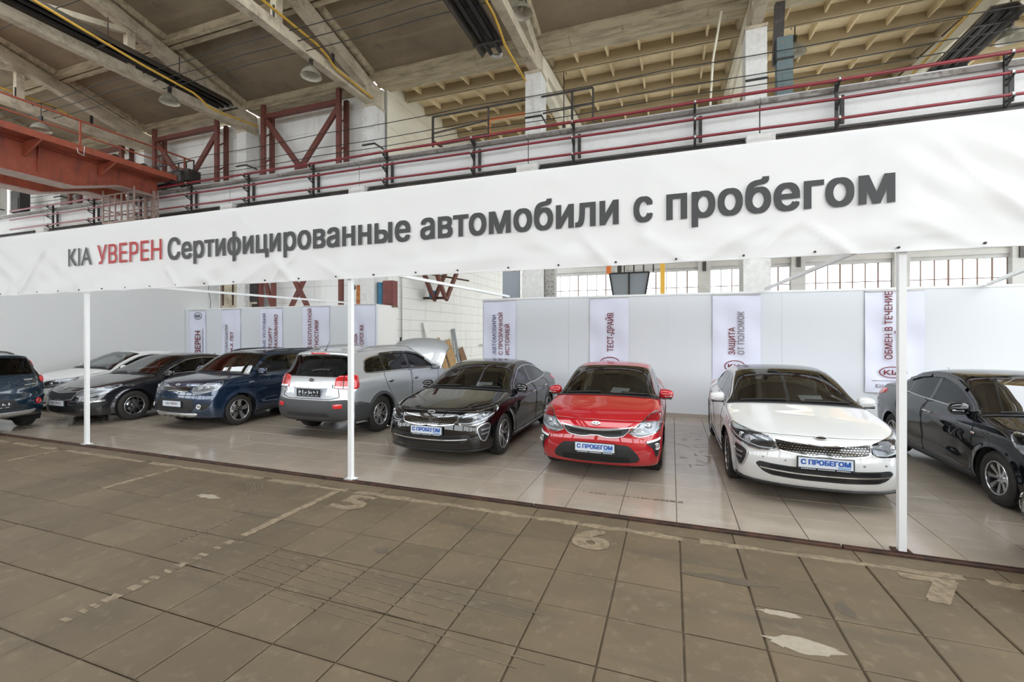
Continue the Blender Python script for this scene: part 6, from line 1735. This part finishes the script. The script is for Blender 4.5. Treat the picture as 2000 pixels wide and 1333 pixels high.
# black car right
c = Car('black_sedan', RIO, P_BLACK2, (4.38, ycen(6.80, RIO), .006), 0, 'black compact sedan seen from the side at the right edge')
common(c, 'rio', chrome=False); rio_front(c); c.plate(.450, 'used'); whip(c, .80, back=1); tail_sedan(c)
for sg in (1, -1):
    c.side_line('rain_deflector', [(1.72, 1.235), (2.0, 1.325), (2.3, 1.36), (2.62, 1.355)], .055, .022, M['black_gloss'], sg, h=.008)
    c.side_line('rain_deflector', [(2.66, 1.354), (2.95, 1.315), (3.25, 1.235)], .05, .022, M['black_gloss'], sg, h=.008)
    c.side_patch('side_repeater', [(1.20+.04*math.cos(a), .765+.014*math.sin(a)) for a in np.linspace(0, 6.28, 12)[:-1]], .006, M['drl'], sg)
    c.side_patch('side_repeater_amber', [(1.205+.022*math.cos(a), .765+.008*math.sin(a)) for a in np.linspace(0, 6.28, 10)[:-1]], .009, M['amber'], sg)
    c.side_line('window_base_strip', [(1.45, 1.0), (2.0, 1.003), (2.7, 1.02), (3.3, 1.05)], .012, .012, M['satin'], sg)
# corner of one more dark car beyond the right edge
c = Car('graphite_sedan', OPTIMA, P_GREY, (5.30, 4.74, .006), -math.pi/2, 'front bumper corner of a grey sedan cut by the right edge')
common(c, 'grey'); optima_front(c, 'fins'); c.plate(.475, 'brand')
# ------------------------------------------------------------------ boxy blue hatchbacks and silver off-roader
def soul_front(c):
    c.lamp('headlight', [(.46, .08, .79), (.50, .09, .87), (.62, .16, .925), (.74, .30, .96), (.82, .48, .98), (.84, .45, .91), (.83, .36, .83), (.74, .2, .775), (.60, .12, .755)], (-.55, 1, 0), 'lamp_back',
           [(.62, .85, .040, 'projector'), (.73, .865, .036, 'projector')], [([(.50, .08, .78), (.62, .14, .77), (.76, .24, .80)], .016, 'drl'), ([(.80, .36, .93), (.80, .34, .85)], .02, 'drl')], border='satin')
    g = [(0, 0, .865), (.2, 0, .868), (.36, .03, .885), (.40, .05, .85), (.36, .03, .80), (.2, 0, .785), (0, 0, .785)]
    poly = g+[(-x, l, z) for x, l, z in g[::-1][1:-1]]
    b = c.ray_patch('grille', poly, FD, .002, M['black_gloss'], .04, smooth=3)
    for z0, w in ((.872, .014), (.790, .014)): c.ray_line('grille_strip', [(-.37, .03, z0+.01), (-.15, 0, z0), (-.05, 0, z0-.012 if z0 > .8 else z0+.012), (.05, 0, z0-.012 if z0 > .8 else z0+.012), (.15, 0, z0), (.37, .03, z0+.01)], FD, w, .012, M['chrome'], parent=b)
    for z0 in (.815, .84): c.ray_line('grille_slat', [(-.34, .03, z0), (.34, .03, z0)], FD, .008, .008, M['plastic'], parent=b, smooth=False)
    c.emblem(.915, dark=False)
    low = [(0, 0, .64), (.40, .02, .64), (.52, .06, .62), (.56, .08, .50), (.54, .08, .42), (.46, .05, .375), (.2, .02, .365), (0, 0, .365)]
    b = c.ray_patch('lower_intake', low+[(-x, l, z) for x, l, z in low[::-1][1:-1]], FD, .003, M['plastic'], .05, smooth=3)
    for z in (.39, .415, .44, .60): c.ray_line('intake_slat', [(-.46, .06, z), (.46, .06, z)], FD, .010, .012, M['cladding'], parent=b, smooth=False)
    sk = [(0, 0, .35), (.44, .04, .355), (.56, .1, .36), (.60, .12, .33), (.50, .1, .275), (.2, .04, .265), (0, .04, .265)]
    b = c.ray_patch('skid_plate', sk+[(-x, l, z) for x, l, z in sk[::-1][1:-1]], FD, .012, M['satin'], .05, smooth=3, thick=.02)
    for x in (-.3, -.1, .1, .3): c.ray_patch('skid_notch', [(x-.05, 0, .29), (x+.05, 0, .29), (x+.035, 0, .265), (x-.035, 0, .265)], FD, .014, M['plastic'], .04, parent=b, smooth=0)
    for sg in (1, -1):
        D = (-sg*.45, 1, 0)
        b = c.ray_patch('fog_pocket', [(sg*.60, .1, .50), (sg*.63, .1, .55), (sg*.70, .15, .565), (sg*.77, .22, .53), (sg*.77, .22, .46), (sg*.70, .15, .425), (sg*.62, .1, .445)], D, .003, M['plastic'], .03)
        dn = Vector(D).normalized(); h = c.full.ray_cast(Vector((sg*.69, -c.L/2, .495))-dn*2, dn)[0]
        rr = Vector((0, 0, 1)).cross(dn); fg = MB(); fg.tube([h-dn*.012+(rr*math.cos(a)+Vector((0, 0, 1))*math.sin(a))*.044 for a in np.linspace(0, 2*math.pi, 21)], .008, 6, False); fg.build('fog_ring', M['chrome'], b)
        V = [h-dn*.02]+[h-dn*.01+(rr*math.cos(a)+Vector((0, 0, 1))*math.sin(a))*.040 for a in np.linspace(0, 2*math.pi, 17)[:-1]]
        link('fog_lamp', mesh('fog_lamp', V, [(0, 1+k, 1+(k+1) % 16) for k in range(16)], True), M['projector'], b)
        c.ray_line('bumper_crease', [(sg*.44, .05, .70), (sg*.62, .1, .69), (sg*.76, .2, .70)], D, .012, .003, c.paint)
        c.side_patch('fender_badge', [(1.02, .895), (1.16, .905), (1.16, .935), (1.02, .925)], .006, M['satin'], sg)
    c.ray_line('bumper_step', [(-.80, .3, .72), (-.5, .05, .715), (0, 0, .71), (.5, .05, .715), (.80, .3, .72)], FD, .012, .004, M['dark'], h=.005)
def soul_rear(c):
    L = c.L
    for sg in (1, -1):
        D = (-sg*.6, -1, 0)
        pts = [(.715, L-.2, 1.46), (.775, L-.25, 1.44), (.825, L-.22, 1.28), (.855, L-.2, 1.12), (.86, L-.2, .98), (.79, L-.12, .955), (.745, L-.1, 1.05), (.75, L-.12, 1.25)]
        b = c.ray_patch('tail_lamp', [(sg*x, l, z) for x, l, z in pts], D, .006, M['black_gloss'], .04, thick=.008)
        c.ray_line('red_light_band', [(sg*.75, L-.2, 1.43), (sg*.80, L-.22, 1.30), (sg*.835, L-.2, 1.16), (sg*.845, L-.18, 1.04)], D, .032, .014, M['red_lamp'], parent=b)
        c.ray_patch('red_lens', [(sg*x, l, z) for x, l, z in [(.79, L-.12, 1.07), (.845, L-.18, 1.08), (.85, L-.2, .98), (.80, L-.12, .97)]], D, .014, M['red_lamp'], .04, parent=b)
        c.ray_line('clear_lens', [(sg*.775, L-.2, 1.28), (sg*.80, L-.2, 1.18), (sg*.805, L-.2, 1.10)], D, .022, .014, M['drl'], parent=b)
        dn = Vector(D).normalized(); h = c.full.ray_cast(Vector((sg*.70, L/2-.1, .58))-dn*2, dn)[0]; rr = Vector((0, 0, 1)).cross(dn)
        rf = MB(); rf.tube([h-dn*.012+(rr*math.cos(a)+Vector((0, 0, 1))*math.sin(a))*.048 for a in np.linspace(0, 2*math.pi, 21)], .015, 8, False); b = rf.build('round_reflector', M['red_lamp'], c.root)
        V = [h-dn*.012+(rr*math.cos(a)+Vector((0, 0, 1))*math.sin(a))*.04 for a in np.linspace(0, 2*math.pi, 17)[:-1]]
        link('reflector_core', mesh('reflector_core', V, [tuple(range(16))]), M['red_dark'], b)
    c.emblem(1.0, rear=True, dark=False)
    c.ray_line('tailgate_gap', [(-.74, L, 1.0), (-.72, L, .85), (-.55, L, .76), (.55, L, .76), (.72, L, .85), (.74, L, 1.0)], RD, .010, .004, M['dark'], h=.005)
    c.ray_line('tailgate_badge', [(-.50, L, 1.03), (-.64, L, 1.035)], RD, .028, .008, M['satin'], smooth=False)
    c.ray_line('tailgate_trim', [(-.5, L, .925), (-.69, L, .94)], RD, .012, .008, M['satin'], smooth=False)
    sk = [(0, 0, .40), (.55, 0, .41), (.66, 0, .42), (.68, 0, .39), (.60, 0, .33), (.2, 0, .30), (0, 0, .30)]
    sk = [(x, L, z) for x, l, z in sk]
    c.ray_patch('skid_plate', sk+[(-x, l, z) for x, l, z in sk[::-1][1:-1]], RD, .012, M['satin'], .05, smooth=3, thick=.02)
    lo = [(x, L, z) for x, z in ((0, .66), (.30, .66), (.36, .60), (.42, .46), (0, .45))]
    c.ray_patch('plate_recess', lo+[(-x, l, z) for x, l, z in lo[::-1][1:-1]], RD, .002, M['plastic'], .05, smooth=0)
    c.plate(.56, 'rear', rear=True)
    c.strip_patch('roof_spoiler', 17.75, 18.55, -.86, .86, .012, c.paint, thick=.02)
def roof_rails(c, l0, l1, m='satin', x=.60, hh=.05):
    for sg in (1, -1):
        P = []
        for k, l in enumerate(np.linspace(l0, l1, 13)):
            h = c.full.ray_cast(Vector((sg*(x-.03*abs(k-6)/6), l-c.L/2, 3)), Vector((0, 0, -1)))[0]
            up = hh*min(1, min(k, 12-k)/2.0)
            P.append(h+Vector((0, 0, .006+up)))
        MB().tube(P, [.012]+[.019]*11+[.012], 8).build('roof_rail', M[m], c.root)
c = Car('blue_hatchback', SOUL, P_BLUE, (-9.71, ycen(7.24, SOUL), .006), 0, 'dark blue boxy hatchback facing forward left of the silver car')
common(c, 'soul', arch=P_BLUE, chrome=False, dark_rear=False); soul_front(c); c.plate(.535, 'brand'); whip(c, .88); soul_rear(c); roof_rails(c, 1.75, 3.5, 'cladding', .60, .02)
o = MB().box(-.02, .02, -.004, .004, 0, .24).build('red_tag', M['tassel']); o.location = (-9.69, ycen(7.24, SOUL)-.52, 1.20); tag(o, 'small red tag hanging inside the blue hatchback windscreen', 'tag')
c = Car('blue_hatchback', SOUL, P_BLUE2, (-14.55, 4.88, .006), -math.pi/2, 'petrol blue boxy hatchback seen from behind at the left edge')
common(c, 'soul', arch=P_BLUE2, chrome=False); soul_rear(c); roof_rails(c, 1.75, 3.5, 'cladding', .60, .02)

c = Car('silver_offroader', SORENTO, P_SILVER, (-6.53, 7.72+1.055-SORENTO['L']/2 + 0, .006), math.pi, 'silver off-roader seen from behind with its bonnet raised')
c.root.location = (-6.47, 7.72 - (SORENTO['L']-SORENTO['fo']-SORENTO['wb']) + SORENTO['L']/2, .006)
common(c, 'sorento', arch=M['cladding'], chrome=True, aw=.07)
L = c.L
# raised bonnet
a0, a1 = c.sp['hood']; na, nq = 14, 14
hinge = c.at(a1-.3, 0); rot = Matrix.Rotation(math.radians(-58), 3, 'X')
for nm, off, m in (('hood', .0, P_SILVER), ('hood_liner', -.02, M['cladding'])):
    V = []
    for i in range(na+1):
        for k in range(nq+1):
            p = c.at(a0+.1+(a1-.3-a0-.1)*i/na, -.84+1.68*k/nq); V.append(rot @ (p-hinge)+hinge+rot @ Vector((0, 0, off)))
    F = [(i*(nq+1)+k, i*(nq+1)+k+1, (i+1)*(nq+1)+k+1, (i+1)*(nq+1)+k) for i in range(na) for k in range(nq)]
    link(nm, mesh(nm, V, F, True), m, c.root)
mb = MB(); rbox(mb, (0, .62-L/2, .80), (1.1, .6, .35), .06); mb.build('engine', M['plastic'], c.root)
MB().tube([hinge+Vector((.6, -.75, -.1)), rot @ (Vector((.5, -.5, -.05)))+hinge], .01, 6).build('hood_stay', M['plastic'], c.root)
for sg in (1, -1):
    D = (-sg*.55, -1, 0)
    pts = [(.60, L-.08, 1.145), (.66, L-.12, 1.185), (.80, L-.2, 1.20), (.90, L-.3, 1.19), (.925, L-.32, 1.10), (.925, L-.32, .955), (.80, L-.2, .945), (.60, L-.06, .955), (.585, L-.06, .98)]
    b = c.ray_patch('tail_lamp', [(sg*x, l, z) for x, l, z in pts], D, .008, M['red_lamp'], .04, thick=.012)
    c.ray_patch('clear_lens', [(sg*x, l, z) for x, l, z in [(.60, L-.06, 1.0), (.80, L-.2, .995), (.82, L-.2, .955), (.60, L-.06, .962)]], D, .014, M['drl'], .04, parent=b, smooth=0)
    for z in (1.06, 1.11, 1.15): c.ray_line('lamp_rib', [(sg*.63, L-.1, z), (sg*.78, L-.2, z+.01), (sg*.90, L-.3, z+.005)], D, .006, .014, M['red_dark'], parent=b)
    c.ray_line('lamp_divider', [(sg*.735, L-.15, 1.195), (sg*.73, L-.15, .95)], D, .012, .014, M['plastic'], parent=b, smooth=False)
    c.ray_patch('rear_reflector', [(sg*x, l, z) for x, l, z in [(.60, L, .665), (.74, L, .675), (.80, L, .67), (.80, L, .60), (.62, L, .595)]], D, .016, M['red_lamp'], .05, smooth=0)
# dark lower bumper and side cladding
bp = [(x, L, z) for x, z in ((0, .73), (.5, .735), (.78, .755), (.875, .70), (.875, .42), (.6, .345), (0, .34))]
pts = bp+[(-x, l, z) for x, l, z in bp[::-1][1:-1]]
b = c.ray_patch('rear_bumper', pts, RD, .008, M['cladding'], .06, smooth=2, thick=.02)
lo = [(x, L, z) for x, z in ((0, .50), (.45, .50), (.52, .44), (0, .43))]
c.ray_patch('bumper_grille', lo+[(-x, l, z) for x, l, z in lo[::-1][1:-1]], RD, .012, M['plastic'], .06, parent=b, smooth=0)
for sg in (1, -1):
    lx = c.sp['fo']+c.sp['wb']
    c.side_patch('rear_cladding', [(lx+.42, .31), (L-.30, .33), (L-.26, .70), (L-.40, .70), (lx+.33, .62)], .008, M['cladding'], sg, thick=.012)
    c.side_patch('lower_cladding', [(1.36, .28), (3.2, .28), (3.2, .46), (1.36, .44)], .012, M['cladding'], sg, thick=.02)
    c.side_line('cladding_strip', [(1.38, .455), (2.3, .462), (3.2, .475)], .014, .016, M['chrome'], sg)
    c.side_line('rain_deflector', [(1.75, 1.38), (2.0, 1.495), (2.3, 1.55), (2.48, 1.56)], .05, .022, M['black_gloss'], sg, h=.008)
    c.side_line('rain_deflector', [(2.52, 1.562), (2.9, 1.57), (3.4, 1.55)], .05, .022, M['black_gloss'], sg, h=.008)
c.ray_line('tailgate_bar', [(-.50, L, .995), (0, L, .985), (.50, L, .995)], RD, .065, .022, M['chrome'], h=.02)
rec = [(x, L, z) for x, z in ((0, .955), (.40, .955), (.36, .80), (.30, .765), (0, .765))]
c.ray_patch('plate_recess', rec+[(-x, l, z) for x, l, z in rec[::-1][1:-1]], RD, .002, mat('recess_silver', (.42, .45, .50), .4, .3), .05, smooth=0)
c.plate(.87, 'rear', rear=True); c.emblem(1.10, rear=True, w=.065, h=.036)
c.ray_line('tailgate_gap', [(-.62, L, 1.2), (-.62, L, .95), (-.66, L, .80), (-.5, L, .755), (.5, L, .755), (.66, L, .80), (.62, L, .95), (.62, L, 1.2)], RD, .010, .004, M['dark'], h=.005, smooth=False)
c.ray_line('tailgate_badge', [(.58, L, .895), (.70, L, .895)], RD, .02, .006, M['satin'], smooth=False)
c.ray_line('rear_wiper', [(.02, L, 1.265), (-.2, L, 1.29), (-.38, L, 1.285)], RD, .028, .03, M['plastic'], h=.02)
c.strip_patch('roof_spoiler', 17.8, 19.0, -.84, .84, .014, P_SILVER, thick=.03)
b = c.ray_line('third_brake_light', [(-.22, L, 1.585), (.22, L, 1.585)], RD, .03, .02, M['red_lamp'], smooth=False)
roof_rails(c, 1.9, 4.0, 'satin', .62); whip(c, .89, back=-1, ln=.20)
